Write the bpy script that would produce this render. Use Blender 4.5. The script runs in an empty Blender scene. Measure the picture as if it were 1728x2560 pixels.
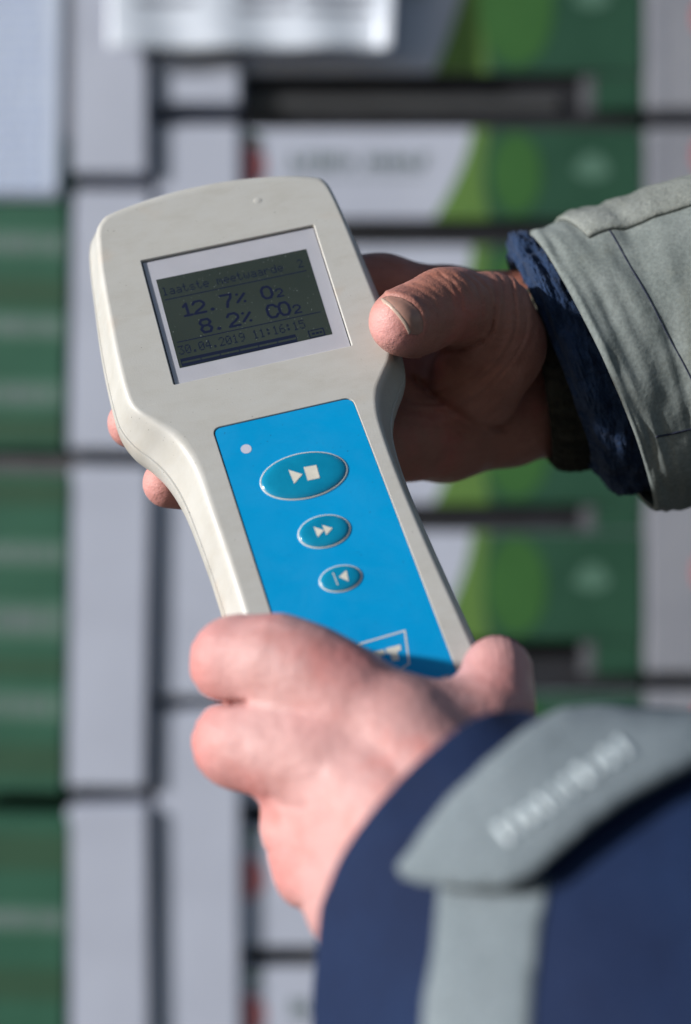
import bpy, bmesh, math, random
import numpy as np
from mathutils import Vector, Matrix, noise
from mathutils.bvhtree import BVHTree
from mathutils.geometry import tessellate_polygon, delaunay_2d_cdt
random.seed(7)
R = math.radians
SC = bpy.context.scene
COL = SC.collection

# ------------------------------------------------------------------ camera, sky, sun, exposure
F = 3556.0                     # 50 mm lens on a 24 x 36 mm upright frame, in photo pixels
CX, CY = 864.0, 1280.0
H = 0.80                       # camera height in metres
cam = bpy.data.cameras.new('camera'); camo = bpy.data.objects.new('camera', cam); COL.objects.link(camo)
camo.location = (0, 0, H); camo.rotation_euler = (R(90), 0, 0)
cam.sensor_fit = 'VERTICAL'; cam.sensor_height = 36; cam.sensor_width = 24; cam.lens = 50
cam.clip_start = 0.01; cam.clip_end = 200
cam.dof.use_dof = True; cam.dof.focus_distance = 0.545; cam.dof.aperture_fstop = 3.6
cam.dof.aperture_blades = 0
SC.camera = camo
SUN = Vector((-2.157, -0.80, 0.69)).normalized()
w = bpy.data.worlds.new('World'); SC.world = w; w.use_nodes = True
nt = w.node_tree; bgn = nt.nodes['Background']
sky = nt.nodes.new('ShaderNodeTexSky'); sky.sky_type = 'NISHITA'; sky.sun_disc = False
sky.sun_elevation = math.asin(SUN.z); sky.sun_rotation = math.atan2(SUN.x, SUN.y)
nt.links.new(sky.outputs[0], bgn.inputs[0]); bgn.inputs[1].default_value = 0.07
sl = bpy.data.lights.new('sun', 'SUN'); so = bpy.data.objects.new('sun', sl); COL.objects.link(so)
sl.energy = 4.6; sl.angle = R(3); sl.color = (1.0, 0.985, 0.97)
so.rotation_euler = SUN.to_track_quat('Z', 'Y').to_euler(); so.location = (-2, -1, 3)
SC.view_settings.view_transform = 'Standard'; SC.view_settings.look = 'None'
SC.view_settings.exposure = 0.32; SC.view_settings.gamma = 1.0

# ------------------------------------------------------------------ frames of reference (millimetres, x right, y down, z away)
def PX(px, py, d): return np.array([(px - CX) / F * d, (py - CY) / F * d, float(d)])
def WP(c): return Vector((c[0] / 1000.0, c[2] / 1000.0, H - c[1] / 1000.0))
DU = np.array([0.96153857, -0.22754107, 0.15384617])
DV = np.array([0.27399, 0.83396956, -0.47898252])
DN = np.array([-0.01931483, 0.50271248, 0.86423787])
DO = PX(615, 757, 560)

# ------------------------------------------------------------------ object helpers
def tag(o, label=None, cat=None, group=None, kind=None):
    if label: o['label'] = label
    if cat: o['category'] = cat
    if group: o['group'] = group
    if kind: o['kind'] = kind
    return o
def link(name, me, m=None, parent=None, smooth=False):
    o = bpy.data.objects.new(name, me); COL.objects.link(o)
    if m is not None: me.materials.append(m)
    if parent is not None: o.parent = parent
    if smooth: me.polygons.foreach_set('use_smooth', [True] * len(me.polygons))
    return o
def mesh(name, vs, fs, m=None, parent=None, smooth=False, sharp=None):
    me = bpy.data.meshes.new(name); me.from_pydata([tuple(v) for v in vs], [], fs); me.update()
    o = link(name, me, m, parent, smooth)
    if sharp is not None:
        me.set_sharp_from_angle(angle=R(sharp))
    return o
def empty(name, loc=(0, 0, 0)):
    o = bpy.data.objects.new(name, None); COL.objects.link(o); o.location = loc; o.empty_display_size = 0.02
    return o

# ------------------------------------------------------------------ materials
def lin(c):
    return tuple((x / 255 / 12.92) if x / 255 <= 0.04045 else ((x / 255 + 0.055) / 1.055) ** 2.4 for x in c)
class Mt:
    def __init__(s, name):
        s.m = bpy.data.materials.new(name); s.m.use_nodes = True; s.t = s.m.node_tree
        s.b = s.t.nodes['Principled BSDF']; s.tc = None
    def n(s, ty, **k):
        x = s.t.nodes.new(ty)
        for a, b in k.items(): setattr(x, a, b)
        return x
    def l(s, a, b): s.t.links.new(a, b)
    def co(s, scale=(1, 1, 1), rot=(0, 0, 0)):
        if s.tc is None: s.tc = s.n('ShaderNodeTexCoord')
        mp = s.n('ShaderNodeMapping'); mp.inputs['Scale'].default_value = scale; mp.inputs['Rotation'].default_value = rot
        s.l(s.tc.outputs['Object'], mp.inputs[0]); return mp.outputs[0]
    def noise(s, sc, det=4, rough=0.55, scale=(1, 1, 1), dist=0.0, rot=(0, 0, 0)):
        x = s.n('ShaderNodeTexNoise'); x.inputs['Scale'].default_value = sc; x.inputs['Detail'].default_value = det
        x.inputs['Roughness'].default_value = rough; x.inputs['Distortion'].default_value = dist
        s.l(s.co(scale, rot), x.inputs['Vector']); return x.outputs['Fac']
    def ramp(s, fac, stops):
        x = s.n('ShaderNodeValToRGB'); e = x.color_ramp.elements
        while len(e) > 1: e.remove(e[-1])
        e[0].position = stops[0][0]; e[0].color = (*stops[0][1], 1) if len(stops[0][1]) == 3 else stops[0][1]
        for p, c in stops[1:]:
            k = e.new(p); k.color = (*c, 1)
        s.l(fac, x.inputs[0]); return x.outputs[0]
    def mix(s, fac, a, b, mode='MIX'):
        x = s.n('ShaderNodeMix', data_type='RGBA', blend_type=mode)
        if isinstance(fac, (int, float)): x.inputs[0].default_value = fac
        else: s.l(fac, x.inputs[0])
        for v, i in ((a, 6), (b, 7)):
            if isinstance(v, tuple): x.inputs[i].default_value = (*v[:3], 1)
            else: s.l(v, x.inputs[i])
        return x.outputs[2]
    def bump(s, h, strength, dist, prev=None):
        x = s.n('ShaderNodeBump'); x.inputs['Strength'].default_value = strength; x.inputs['Distance'].default_value = dist
        s.l(h, x.inputs['Height'])
        if prev is not None: s.l(prev, x.inputs['Normal'])
        s.l(x.outputs[0], s.b.inputs['Normal']); return x.outputs[0]
    def set(s, color=None, rough=None, **k):
        if color is not None:
            if isinstance(color, tuple): s.b.inputs['Base Color'].default_value = (*color, 1)
            else: s.l(color, s.b.inputs['Base Color'])
        if rough is not None:
            if isinstance(rough, (int, float)): s.b.inputs['Roughness'].default_value = rough
            else: s.l(rough, s.b.inputs['Roughness'])
        for a, b in k.items(): s.b.inputs[a.replace('_', ' ')].default_value = b
        return s
BW = lambda a: (a, a, a)

def mat_housing():
    m = Mt('aged_plastic')
    c = m.ramp(m.noise(70, 7, 0.7, (1, 2.0, 1), rot=(0, 0, 0.04)), [(0.25, (0.435, 0.427, 0.395)), (0.5, (0.465, 0.46, 0.435)), (0.75, (0.48, 0.48, 0.462))])
    grime = m.ramp(m.noise(22, 7, 0.75, (1, 2.6, 1), rot=(0, 0, 0.1)), [(0.50, BW(0)), (0.72, BW(1))])
    c = m.mix(0.24, c, m.mix(grime, c, (0.30, 0.265, 0.205)))
    warm = m.ramp(m.noise(45, 2, 0.5), [(0.62, BW(0)), (0.8, BW(1))])
    mx = m.n('ShaderNodeMath', operation='MULTIPLY'); mx.inputs[1].default_value = 0.35; m.l(warm, mx.inputs[0])
    c = m.mix(mx.outputs[0], c, (0.50, 0.36, 0.24))
    sp = m.ramp(m.noise(900, 1, 0.5), [(0.765, BW(0)), (0.80, BW(1))])
    c = m.mix(sp, c, (0.12, 0.11, 0.10))
    sc = m.ramp(m.noise(110, 3, 0.5, (1, 14, 1), rot=(0, 0, 0.5)), [(0.70, BW(0)), (0.74, BW(1))])
    c = m.mix(m.mix(0.75, sc, BW(0)), c, (0.68, 0.68, 0.66))
    m.set(c, m.ramp(m.noise(60, 4), [(0.3, BW(0.36)), (0.7, BW(0.55))]), Specular_IOR_Level=0.5)
    m.bump(m.noise(1500, 2), 0.12, 0.0004)
    return m.m
def mat_skin(name, dark, base, red, flush, bump=0.5, sss=0.06):
    m = Mt(name)
    c = m.ramp(m.noise(38, 5, 0.6), [(0.3, base), (0.52, base), (0.72, red)])
    c = m.mix(m.ramp(m.noise(90, 3), [(0.45, BW(0)), (0.85, BW(0.5 if bump > 0.8 else 0.25))]), c, dark)
    pale = m.ramp(m.noise(55, 3, 0.5, (1, 1, 1), 1.0), [(0.52, BW(0)), (0.75, BW(0.5))])
    c = m.mix(pale, c, tuple(min(1, x * 1.22 + 0.03) for x in base))
    at = m.n('ShaderNodeAttribute'); at.attribute_name = 'flush'
    c = m.mix(at.outputs['Fac'], c, flush)
    fr = m.ramp(m.noise(420, 2, 0.5), [(0.66, BW(0)), (0.76, BW(0.35))])
    c = m.mix(fr, c, dark)
    m.set(c, m.ramp(m.noise(220, 3), [(0.3, BW(0.40)), (0.7, BW(0.6))]), Specular_IOR_Level=0.42,
          Subsurface_Weight=sss, Subsurface_Scale=0.0022)
    m.b.inputs['Subsurface Radius'].default_value = (1.0, 0.32, 0.18)
    v = m.n('ShaderNodeTexVoronoi'); v.feature = 'DISTANCE_TO_EDGE'; v.inputs['Scale'].default_value = 620
    m.l(m.co((1, 1, 1.6)), v.inputs['Vector'])
    vr = m.ramp(v.outputs['Distance'], [(0.0, BW(0)), (0.16, BW(1))])
    b1 = m.bump(vr, 0.22 * bump, 0.00028)
    b2 = m.bump(m.noise(260, 5, 0.65, (1, 1, 1.7)), 0.8 * bump, 0.0007, b1)
    m.bump(m.noise(70, 3, 0.6), 0.4 * bump, 0.0016, b2)
    return m.m
def mat_cloth(name, a, b, weave=1400, bump=0.5, rough=0.85, fuzz=0.0, stain=None):
    m = Mt(name)
    c = m.ramp(m.noise(30, 6, 0.65), [(0.35, a), (0.7, b)])
    if stain: c = m.mix(m.ramp(m.noise(17, 5, 0.7), [(0.55, BW(0)), (0.75, BW(0.6))]), c, stain)
    fine = m.ramp(m.noise(700, 2), [(0.3, BW(0.82)), (0.7, BW(1.12))])
    c = m.mix(1.0, c, fine, 'MULTIPLY')
    m.set(c, rough, Specular_IOR_Level=0.25)
    if fuzz: m.b.inputs['Sheen Weight'].default_value = fuzz
    w1 = m.n('ShaderNodeTexWave'); w1.inputs['Scale'].default_value = weave; w1.inputs['Distortion'].default_value = 1.0
    m.l(m.co((1, 1, 1), (0.3, 0.5, 0.7)), w1.inputs['Vector'])
    b1 = m.bump(w1.outputs['Fac'], 0.25 * bump, 0.0003)
    b2 = m.bump(m.noise(350, 4, 0.7), 0.6 * bump, 0.0008, b1)
    m.bump(m.noise(45, 4, 0.6), 0.6 * bump, 0.004, b2)
    return m.m
def mat_plain(name, c, rough=0.5, var=0.0, sc=40, **k):
    m = Mt(name)
    if var: c = m.ramp(m.noise(sc, 4), [(0.3, tuple(x * (1 - var) for x in c)), (0.7, tuple(min(1, x * (1 + var)) for x in c))])
    m.set(c, rough, **k); return m.m
M = {}
M['housing'] = mat_housing()
M['gap'] = mat_plain('dark_gap_brown', (0.02, 0.014, 0.01), 0.9, 0.3)  # near-black brown of the plates that show as gap lines
def mat_blue():
    m = Mt('blue_membrane')
    c = m.ramp(m.noise(20, 3), [(0.3, (0.0, 0.285, 0.60)), (0.7, (0.0, 0.31, 0.655))])
    sc = m.ramp(m.noise(130, 4, 0.6, (1, 14, 1), rot=(0, 0, 0.35)), [(0.58, BW(0)), (0.68, BW(1))])
    c = m.mix(m.mix(0.8, sc, BW(0)), c, (0.005, 0.20, 0.46))
    sp = m.ramp(m.noise(1100, 1), [(0.77, BW(0)), (0.80, BW(1))])
    c = m.mix(sp, c, (0.01, 0.08, 0.2))
    m.set(c, m.ramp(m.noise(45, 5, 0.65, dist=1.0), [(0.35, BW(0.28)), (0.65, BW(0.52))]), Specular_IOR_Level=0.35)
    m.bump(m.noise(700, 2), 0.08, 0.0003); return m.m
M['blue'] = mat_blue()
def mat_button():
    m = Mt('teal_button')
    c = m.ramp(m.noise(120, 3), [(0.3, (0.0, 0.20, 0.36)), (0.7, (0.002, 0.25, 0.43))])
    m.set(c, 0.22, Specular_IOR_Level=0.5, Coat_Weight=0.4); m.bump(m.noise(900, 2), 0.06, 0.0003); return m.m
M['button'] = mat_button()
M['print_white'] = mat_plain('white_print', (0.60, 0.62, 0.60), 0.5, 0.06, 300)
M['symbol'] = mat_plain('cream_print', (0.66, 0.64, 0.56), 0.5, 0.06, 300)
M['led'] = mat_plain('led_window', (0.55, 0.56, 0.66), 0.3)
M['bezel'] = mat_plain('display_bezel', (0.58, 0.58, 0.61), 0.35, 0.04, 80)
def mat_lcd():
    m = Mt('lcd_glass')
    c = m.ramp(m.noise(22, 2, 0.4), [(0.3, (0.036, 0.047, 0.032)), (0.7, (0.050, 0.063, 0.045))])
    d = m.ramp(m.noise(1300, 1), [(0.755, BW(0)), (0.78, BW(1))])
    c = m.mix(d, c, (0.3, 0.32, 0.3))
    m.set(c, 0.16, Specular_IOR_Level=0.5); return m.m
M['lcd'] = mat_lcd()
M['lcd_ink'] = mat_plain('lcd_segment', (0.012, 0.014, 0.040), 0.25)
M['lcd_faint'] = mat_plain('lcd_faint_segment', (0.012, 0.015, 0.036), 0.25)
def mat_pane():
    m = Mt('clear_pane')
    t = m.t; t.nodes.remove(m.b)
    o = [n for n in t.nodes if n.type == 'OUTPUT_MATERIAL'][0]
    tr = m.n('ShaderNodeBsdfTransparent'); tr.inputs[0].default_value = (0.97, 0.97, 0.98, 1)
    gl = m.n('ShaderNodeBsdfGlossy'); gl.inputs['Roughness'].default_value = 0.04
    lw = m.n('ShaderNodeLayerWeight'); lw.inputs[0].default_value = 0.5
    pw = m.n('ShaderNodeMath', operation='POWER'); m.l(lw.outputs['Facing'], pw.inputs[0]); pw.inputs[1].default_value = 4.0
    fr = m.n('ShaderNodeMath', operation='MULTIPLY_ADD'); m.l(pw.outputs[0], fr.inputs[0]); fr.inputs[1].default_value = 0.5; fr.inputs[2].default_value = 0.035
    mx = m.n('ShaderNodeMixShader'); m.l(fr.outputs[0], mx.inputs[0]); m.l(tr.outputs[0], mx.inputs[1]); m.l(gl.outputs[0], mx.inputs[2])
    m.l(mx.outputs[0], o.inputs[0]); return m.m
M['pane'] = mat_pane()
M['skin_a'] = mat_skin('skin_shaded', (0.17, 0.055, 0.035), (0.32, 0.135, 0.098), (0.40, 0.120, 0.095), (0.62, 0.30, 0.285), 1.0)  # browner than the other hand: its shade is put into the colour
M['skin_b'] = mat_skin('skin_pink', (0.42, 0.175, 0.15), (0.50, 0.275, 0.265), (0.53, 0.20, 0.18), (0.56, 0.19, 0.18), 0.9)
M['nail'] = mat_plain('fingernail', (0.31, 0.175, 0.14), 0.36, 0.15, 160, Subsurface_Weight=0.05, Subsurface_Scale=0.001)
M['nail_edge'] = mat_plain('nail_free_edge', (0.46, 0.345, 0.28), 0.35)
M['canvas'] = mat_cloth('grey_canvas', (0.145, 0.168, 0.163), (0.205, 0.230, 0.225), stain=(0.155, 0.155, 0.115))
M['canvas_edge'] = mat_cloth('worn_canvas_edge', (0.16, 0.175, 0.16), (0.24, 0.26, 0.25), bump=1.2)
M['strap'] = mat_cloth('grey_strap_cloth', (0.145, 0.178, 0.20), (0.18, 0.215, 0.24), 900)
M['fleece'] = mat_cloth('navy_fleece', (0.008, 0.021, 0.056), (0.022, 0.048, 0.115), 500, 2.2, 0.95, 0.05)
M['navy'] = mat_cloth('navy_canvas', (0.0042, 0.0130, 0.048), (0.006, 0.019, 0.064), 900, 0.5)
def mat_knit():
    m = Mt('olive_knit')
    c = m.ramp(m.noise(260, 4), [(0.3, (0.008, 0.007, 0.004)), (0.7, (0.035, 0.032, 0.020))])
    c = m.mix(m.ramp(m.noise(35, 3), [(0.5, BW(0)), (0.7, BW(0.6))]), c, (0.09, 0.085, 0.065))
    m.set(c, 0.95); m.bump(m.noise(500, 4), 1.0, 0.002); return m.m
M['knit'] = mat_knit()
M['thread'] = mat_plain('navy_thread', (0.016, 0.021, 0.045), 0.9)
M['emboss'] = mat_plain('pale_rubber_print', (0.50, 0.57, 0.61), 0.3, 0.1, 60)
def mat_card(name, a, b, sc=9):
    m = Mt(name); c = m.ramp(m.noise(sc, 5, 0.6), [(0.3, a), (0.7, b)])
    m.set(c, 0.6, Specular_IOR_Level=0.3); return m.m
M['card_white'] = mat_card('white_printed_board', (0.43, 0.46, 0.555), (0.49, 0.525, 0.63))
M['card_grey'] = mat_card('grey_board', (0.10, 0.105, 0.12), (0.14, 0.145, 0.16))
M['rail'] = mat_card('dark_rail', (0.05, 0.052, 0.055), (0.07, 0.072, 0.075))
M['rim'] = mat_plain('slot_shade_black', (0.012, 0.013, 0.018), 0.8, 0.3, 20)  # near-black that paints the shade of the slots between trays
M['card_dim'] = mat_card('dimmed_white_board', (0.23, 0.24, 0.28), (0.29, 0.30, 0.34))  # dim copy of the white board, with shade put into the colour
M['card_dark'] = mat_plain('shadowed_board_inside', (0.11, 0.11, 0.125), 0.9, 0.3, 12)  # board colour darkened for the shade inside the slots
M['green_dark'] = mat_card('dark_green_print', (0.014, 0.058, 0.034), (0.024, 0.082, 0.048))
M['green_left'] = mat_card('green_carton_board', (0.025, 0.098, 0.060), (0.038, 0.13, 0.082))
M['green_lime'] = mat_card('lime_green_print', (0.09, 0.185, 0.042), (0.12, 0.225, 0.055))
M['green_mid'] = mat_card('leaf_green_print', (0.030, 0.105, 0.026), (0.042, 0.135, 0.034))
M['green_pale'] = mat_card('pale_green_print', (0.075, 0.16, 0.115), (0.10, 0.20, 0.15))
M['green_text'] = mat_card('grey_green_lettering', (0.15, 0.20, 0.20), (0.20, 0.25, 0.25))
M['green_soft'] = mat_card('soft_green_print', (0.030, 0.082, 0.046), (0.040, 0.10, 0.056))
M['red'] = mat_card('red_apple_print', (0.50, 0.12, 0.14), (0.58, 0.22, 0.23))
M['paper'] = mat_card('white_paper', (0.55, 0.62, 0.78), (0.60, 0.68, 0.82))
M['paper_print'] = mat_card('blue_grey_print', (0.42, 0.52, 0.76), (0.48, 0.57, 0.79))
M['sheet_print'] = mat_card('grey_print', (0.22, 0.24, 0.30), (0.28, 0.30, 0.36))
def mat_film():
    m = Mt('clear_film'); m.set((0.66, 0.72, 0.82), 0.42, Specular_IOR_Level=0.5); return m.m
M['film'] = mat_film()
def mat_conc():
    m = Mt('concrete'); m.set(m.ramp(m.noise(4, 8, 0.65), [(0.3, (0.06, 0.06, 0.06)), (0.7, (0.11, 0.108, 0.10))]), 0.8)
    m.bump(m.noise(60, 5), 0.4, 0.004); return m.m
M['concrete'] = mat_conc()

# ------------------------------------------------------------------ setting: the floor
gz = 0.0
mesh('concrete_floor', [(-40, -40, gz), (40, -40, gz), (40, 40, gz), (-40, 40, gz)], [(0, 1, 2, 3)], M['concrete'])['kind'] = 'structure'

# ------------------------------------------------------------------ fruit boxes stacked behind
BD = 1750.0                                      # depth of the box fronts
def wpt(px, py, d=BD): return WP(PX(px, py, d))
def box_mesh(x0, x1, z0, z1, y0, y1, bev=0.0015):
    bm = bmesh.new()
    vs = [bm.verts.new(p) for p in ((x0, y0, z0), (x1, y0, z0), (x1, y1, z0), (x0, y1, z0), (x0, y0, z1), (x1, y0, z1), (x1, y1, z1), (x0, y1, z1))]
    for f in ((0, 3, 2, 1), (4, 5, 6, 7), (0, 1, 5, 4), (1, 2, 6, 5), (2, 3, 7, 6), (3, 0, 4, 7)): bm.faces.new([vs[i] for i in f])
    if bev: bmesh.ops.bevel(bm, geom=bm.edges[:], offset=bev, segments=2, affect='EDGES')
    return bm
def part_bm(name, bm, m, parent, smooth=False):
    me = bpy.data.meshes.new(name); bm.to_mesh(me); bm.free(); return link(name, me, m, parent, smooth)
def slab(name, x0, x1, z0, z1, y0, y1, m, parent, bev=0.0015):
    return part_bm(name, box_mesh(x0, x1, z0, z1, y0, y1, bev), m, parent)
def sheet(name, pts, y, m, parent, th=0.0004):
    """flat print: outline in local x,z laid on a board whose front is at y"""
    n = len(pts); vs = [(x, y - th, z) for x, z in pts] + [(x, y, z) for x, z in pts]
    fs = [tuple(range(n)), tuple(reversed(range(n, 2 * n)))] + [(i, i + n, (i + 1) % n + n, (i + 1) % n) for i in range(n)]
    return mesh(name, vs, fs, m, parent)
K = BD / F / 1000.0                              # metres per photo pixel at the boxes
def lx(px): return (px - CX) * K
def lz(py): return H - (py - CY) * K
DEPTH = 0.30
def clipx(pts, xmax):                            # keep outline inside the front
    return [(min(x, xmax), z) for x, z in pts]

def front_prints(t, ytop, ybot, seed):
    """white label with apple and lettering, then the lime and dark green leaf pattern; px in the tray's own columns"""
    o = t.location; y = BD / 1000 - 0.0005 - o.y
    X = lambda px: lx(px) - o.x
    Z = lambda py: lz(py) - o.z
    h = ybot - ytop
    # dark green end with curved left side
    n = 14
    edge = lambda f, a, b: a + (b - a) * (1 - f) ** 1.35 if True else 0
    lime = [(X(1180 - 95 * (i / n) ** 1.5), Z(ytop + h * i / n)) for i in range(n + 1)] + [(X(1330), Z(ybot)), (X(1330), Z(ytop))]
    sheet('lime_print', lime, y, M['green_lime'], t)
    dark = [(X(1225 - 18 * math.sin(math.pi * i / n)), Z(ytop + h * i / n)) for i in range(n + 1)] + [(X(1606), Z(ybot)), (X(1606), Z(ytop))]
    sheet('dark_green_print', dark, y - 0.0006, M['green_dark'], t)
    cx, cy, rr = 1290, ytop + h * 0.5, h * 0.46
    leaf = [(X(cx + rr * 0.62 * math.cos(a)), Z(cy + rr * math.sin(a))) for a in [k / 28 * 2 * math.pi for k in range(28)]]
    sheet('leaf_print', leaf, y - 0.0012, M['green_mid'], t)
    blob = [(X(1480 + 42 * math.cos(a) * (1 + 0.2 * math.sin(3 * a))), Z(ytop + h * 0.42 + 34 * math.sin(a))) for a in [k / 20 * 2 * math.pi for k in range(20)]]
    sheet('pale_green_print', blob, y - 0.0012, M['green_pale'], t)
    # apple
    ap = [(X(max(607, 618 + 46 * math.cos(a))), Z(ytop + h * 0.5 - 22 + 52 * math.sin(a))) for a in [k / 26 * 2 * math.pi for k in range(26)]]
    sheet('apple_print', ap, y, M['red'], t)
    lf = [(X(612 + 20 * (1 + math.cos(a))), Z(ytop + h * 0.10 + 10 * math.sin(a))) for a in [k / 14 * 2 * math.pi for k in range(14)]]
    sheet('apple_leaf_print', lf, y - 0.0006, M['green_lime'], t)
    # two words of heavy lettering and a small line under them
    rnd = random.Random(seed)
    vs, fs = [], []
    def bar(x0, x1, y0, y1):
        b = len(vs); vs.extend([(X(x0), y - 0.0008, Z(y0)), (X(x1), y - 0.0008, Z(y0)), (X(x1), y - 0.0008, Z(y1)), (X(x0), y - 0.0008, Z(y1))]); fs.append((b, b + 3, b + 2, b + 1))
    x = 725
    base = ytop + h * 0.36
    for word in (5, 5):
        for k in range(word):
            kind = rnd.randrange(4)
            bar(x, x + 8, base - 20, base + 20)
            if kind in (0, 2): bar(x + 9, x + 24, base - 20, base - 13)
            if kind in (0, 1): bar(x + 9, x + 22, base - 3, base + 4)
            if kind in (1, 2): bar(x + 9, x + 24, base + 13, base + 20)
            if kind in (2, 3): bar(x + 17, x + 25, base - 12, base + 12)
            x += 33
        x += 26
    for k in range(22):
        bar(735 + k * 15, 735 + k * 15 + 9, base + 36, base + 41)
    mesh('lettering', vs, fs, M['green_text'], t)

def tray(ytop, ybot, gap_top, label, seed, strip=False, ends=True, low=None):
    """display tray seen end-on: low printed front, tall end board at the right, dark open gap above"""
    t = empty('fruit_tray', (lx(1000), BD / 1000 + 0.15, lz(ybot)))
    tag(t, label, 'fruit tray', 'printed fruit trays stacked behind the hands')
    ox, oy, oz = t.location
    y0 = BD / 1000 - oy
    slab('front_board', lx(605) - ox, lx(1608) - ox, lz(ybot) - oz, lz(ytop) - oz, y0, y0 + 0.004, M['card_white'], t)
    if low: slab('end_board', lx(1490) - ox, lx(1608) - ox, lz(low) - oz, lz(ybot) - oz - 0.0005, y0 + 0.001, y0 + 0.005, M['green_dark'], t)
    if low: slab('fold_flap', lx(1455) - ox, lx(1489) - ox, lz(low) - oz, lz(ybot) - oz - 0.001, y0 + 0.004, y0 + 0.009, M['card_grey'], t)
    if ends: slab('end_board', lx(1480) - ox, lx(1609) - ox, lz(ytop) - oz + 0.0005, lz(gap_top + 6) - oz, y0 + 0.001, y0 + 0.005, M['green_dark'], t)
    if ends: slab('fold_flap', lx(1450) - ox, lx(1482) - ox, lz(ytop) - oz + 0.001, lz(gap_top + 8) - oz, y0 + 0.006, y0 + 0.012, M['card_grey'], t)
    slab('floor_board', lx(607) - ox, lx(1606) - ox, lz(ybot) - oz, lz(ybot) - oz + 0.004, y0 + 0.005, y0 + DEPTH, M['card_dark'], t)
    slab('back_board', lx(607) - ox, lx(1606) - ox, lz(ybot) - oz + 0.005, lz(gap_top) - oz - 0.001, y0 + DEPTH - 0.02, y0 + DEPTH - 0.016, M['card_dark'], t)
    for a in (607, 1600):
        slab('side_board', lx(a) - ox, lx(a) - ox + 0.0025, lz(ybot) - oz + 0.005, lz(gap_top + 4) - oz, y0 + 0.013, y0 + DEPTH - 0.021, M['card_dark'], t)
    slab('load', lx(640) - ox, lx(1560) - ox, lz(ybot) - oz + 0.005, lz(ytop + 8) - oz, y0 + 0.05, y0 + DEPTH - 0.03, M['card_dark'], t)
    slab('slot_shade_strip', lx(608) - ox, lx(1450 if ends else 1606) - ox, lz(ytop) - oz + 0.0008, lz(gap_top) - oz - 0.0008, y0 + 0.013, y0 + 0.018, M['rim'], t, 0.0005)  # strip added across the slot, painted as the shade in it
    if strip:
        slab('inner_rail', lx(606) - ox, lx(1400) - ox, lz(272) - oz, lz(238) - oz, y0 + 0.006, y0 + 0.010, M['rail'], t)
    front_prints(t, ytop + 1, ybot - 1, seed)
    return t
rows = [(-150, 182, -210, 'printed tray at the top behind the hanging plastic sheet'),
        (322, 548, 184, 'printed tray just above the dark slot left of the grey jacket cuff'),
        (615, 900, 550, 'printed tray behind the thumb and index finger of the upper hand'),
        (962, 1260, 902, 'printed tray behind the shaded palm of the upper hand'),
        (1330, 1600, 1265, 'printed tray between the two hands right of the meter'),
        (1732, 2008, 1640, 'printed tray hidden behind the lower hand with its green end just showing'),
        (2066, 2368, 2010, 'printed tray left of the navy sleeve with a red apple print'),
        (2416, 2700, 2370, 'lowest printed tray at the bottom edge left of the navy sleeve')]
for i, (a, b, g, lab) in enumerate(rows):
    tray(a, b, g, lab, i, strip=(i == 1), ends=i in (2, 3, 6, 7), low={0: 276, 3: 1328, 4: 1688}.get(i))

def carton(x0, x1, ytop, ybot, label, group, front, y0off=0.0, tilt=0.0, name='white_carton', y1=DEPTH):
    xc = (x0 + x1) / 2
    t = empty(name, (lx(xc), BD / 1000 + y0off, lz((ytop + ybot) / 2)))
    tag(t, label, 'carton', group)
    ox, oy, oz = t.location
    slab('side_panel', lx(x0) - ox, lx(x1) - ox, lz(ybot) - oz, lz(ytop) - oz, 0, y1, front, t, 0.004)
    t.rotation_euler.y = R(tilt)
    return t
# white corner cartons between the green ones and the trays
wc = 'white cartons in the two pale columns at the left'
carton(392, 603, 142, 268, 'small white carton under the plastic sheet above a dark slot', wc, M['card_white'], -0.012)
carton(392, 603, 316, 1742, 'tall white carton directly left of the meter, behind its head', wc, M['card_white'], -0.012)
carton(392, 603, -200, 118, 'white carton covered by the hanging plastic sheet at the top', wc, M['card_white'], -0.010)
carton(394, 604, 1770, 2700, 'tall white carton at the bottom left of the lower hand', wc, M['card_white'], -0.012)
carton(184, 376, -200, 448, 'white carton left of the hanging plastic sheet, top left', wc, M['card_white'], -0.024)
carton(184, 380, 484, 1128, 'white carton behind the left edge of the meter head', wc, M['card_white'], -0.024, 1.2)
carton(180, 378, 1166, 1962, 'white carton below the two fingertips, beside green boxes', wc, M['card_white'], -0.024, 1.0)
carton(180, 380, 2004, 2750, 'lowest white carton in the left column beside the green box', wc, M['card_white'], -0.024, -0.5)
# green cartons on the far left with printed lines
def green_carton(ytop, ybot, label, rowsy, tilt):
    t = carton(-260, 178, ytop, ybot, label, 'green printed cartons at the left edge', M['green_left'], -0.024, tilt, 'green_carton')
    t.rotation_euler.y = R(tilt)
    ox, oy, oz = t.location
    for (a, b, m) in rowsy:
        sheet('printed_band', [(lx(-250) - ox, lz(b) - oz), (lx(174) - ox, lz(b) - oz), (lx(174) - ox, lz(a) - oz), (lx(-250) - ox, lz(a) - oz)], -0.0003, M[m], t)
        vs, fs = [], []
        rnd = random.Random(int(a))
        if m == 'green_soft': continue
        x = -240
        while x < 150:
            wd = rnd.uniform(5, 12); hh = (b - a) * 0.28; c = (a + b) / 2
            q = len(vs); vs += [(lx(x) - ox, -0.0011, lz(c + hh) - oz), (lx(x + wd) - ox, -0.0011, lz(c + hh) - oz), (lx(x + wd) - ox, -0.0011, lz(c - hh) - oz), (lx(x) - ox, -0.0011, lz(c - hh) - oz)]
            fs.append((q, q + 1, q + 2, q + 3)); x += wd + rnd.choice((4, 5, 5, 16))
        mesh('lettering', vs, fs, M['green_text'], t)
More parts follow.
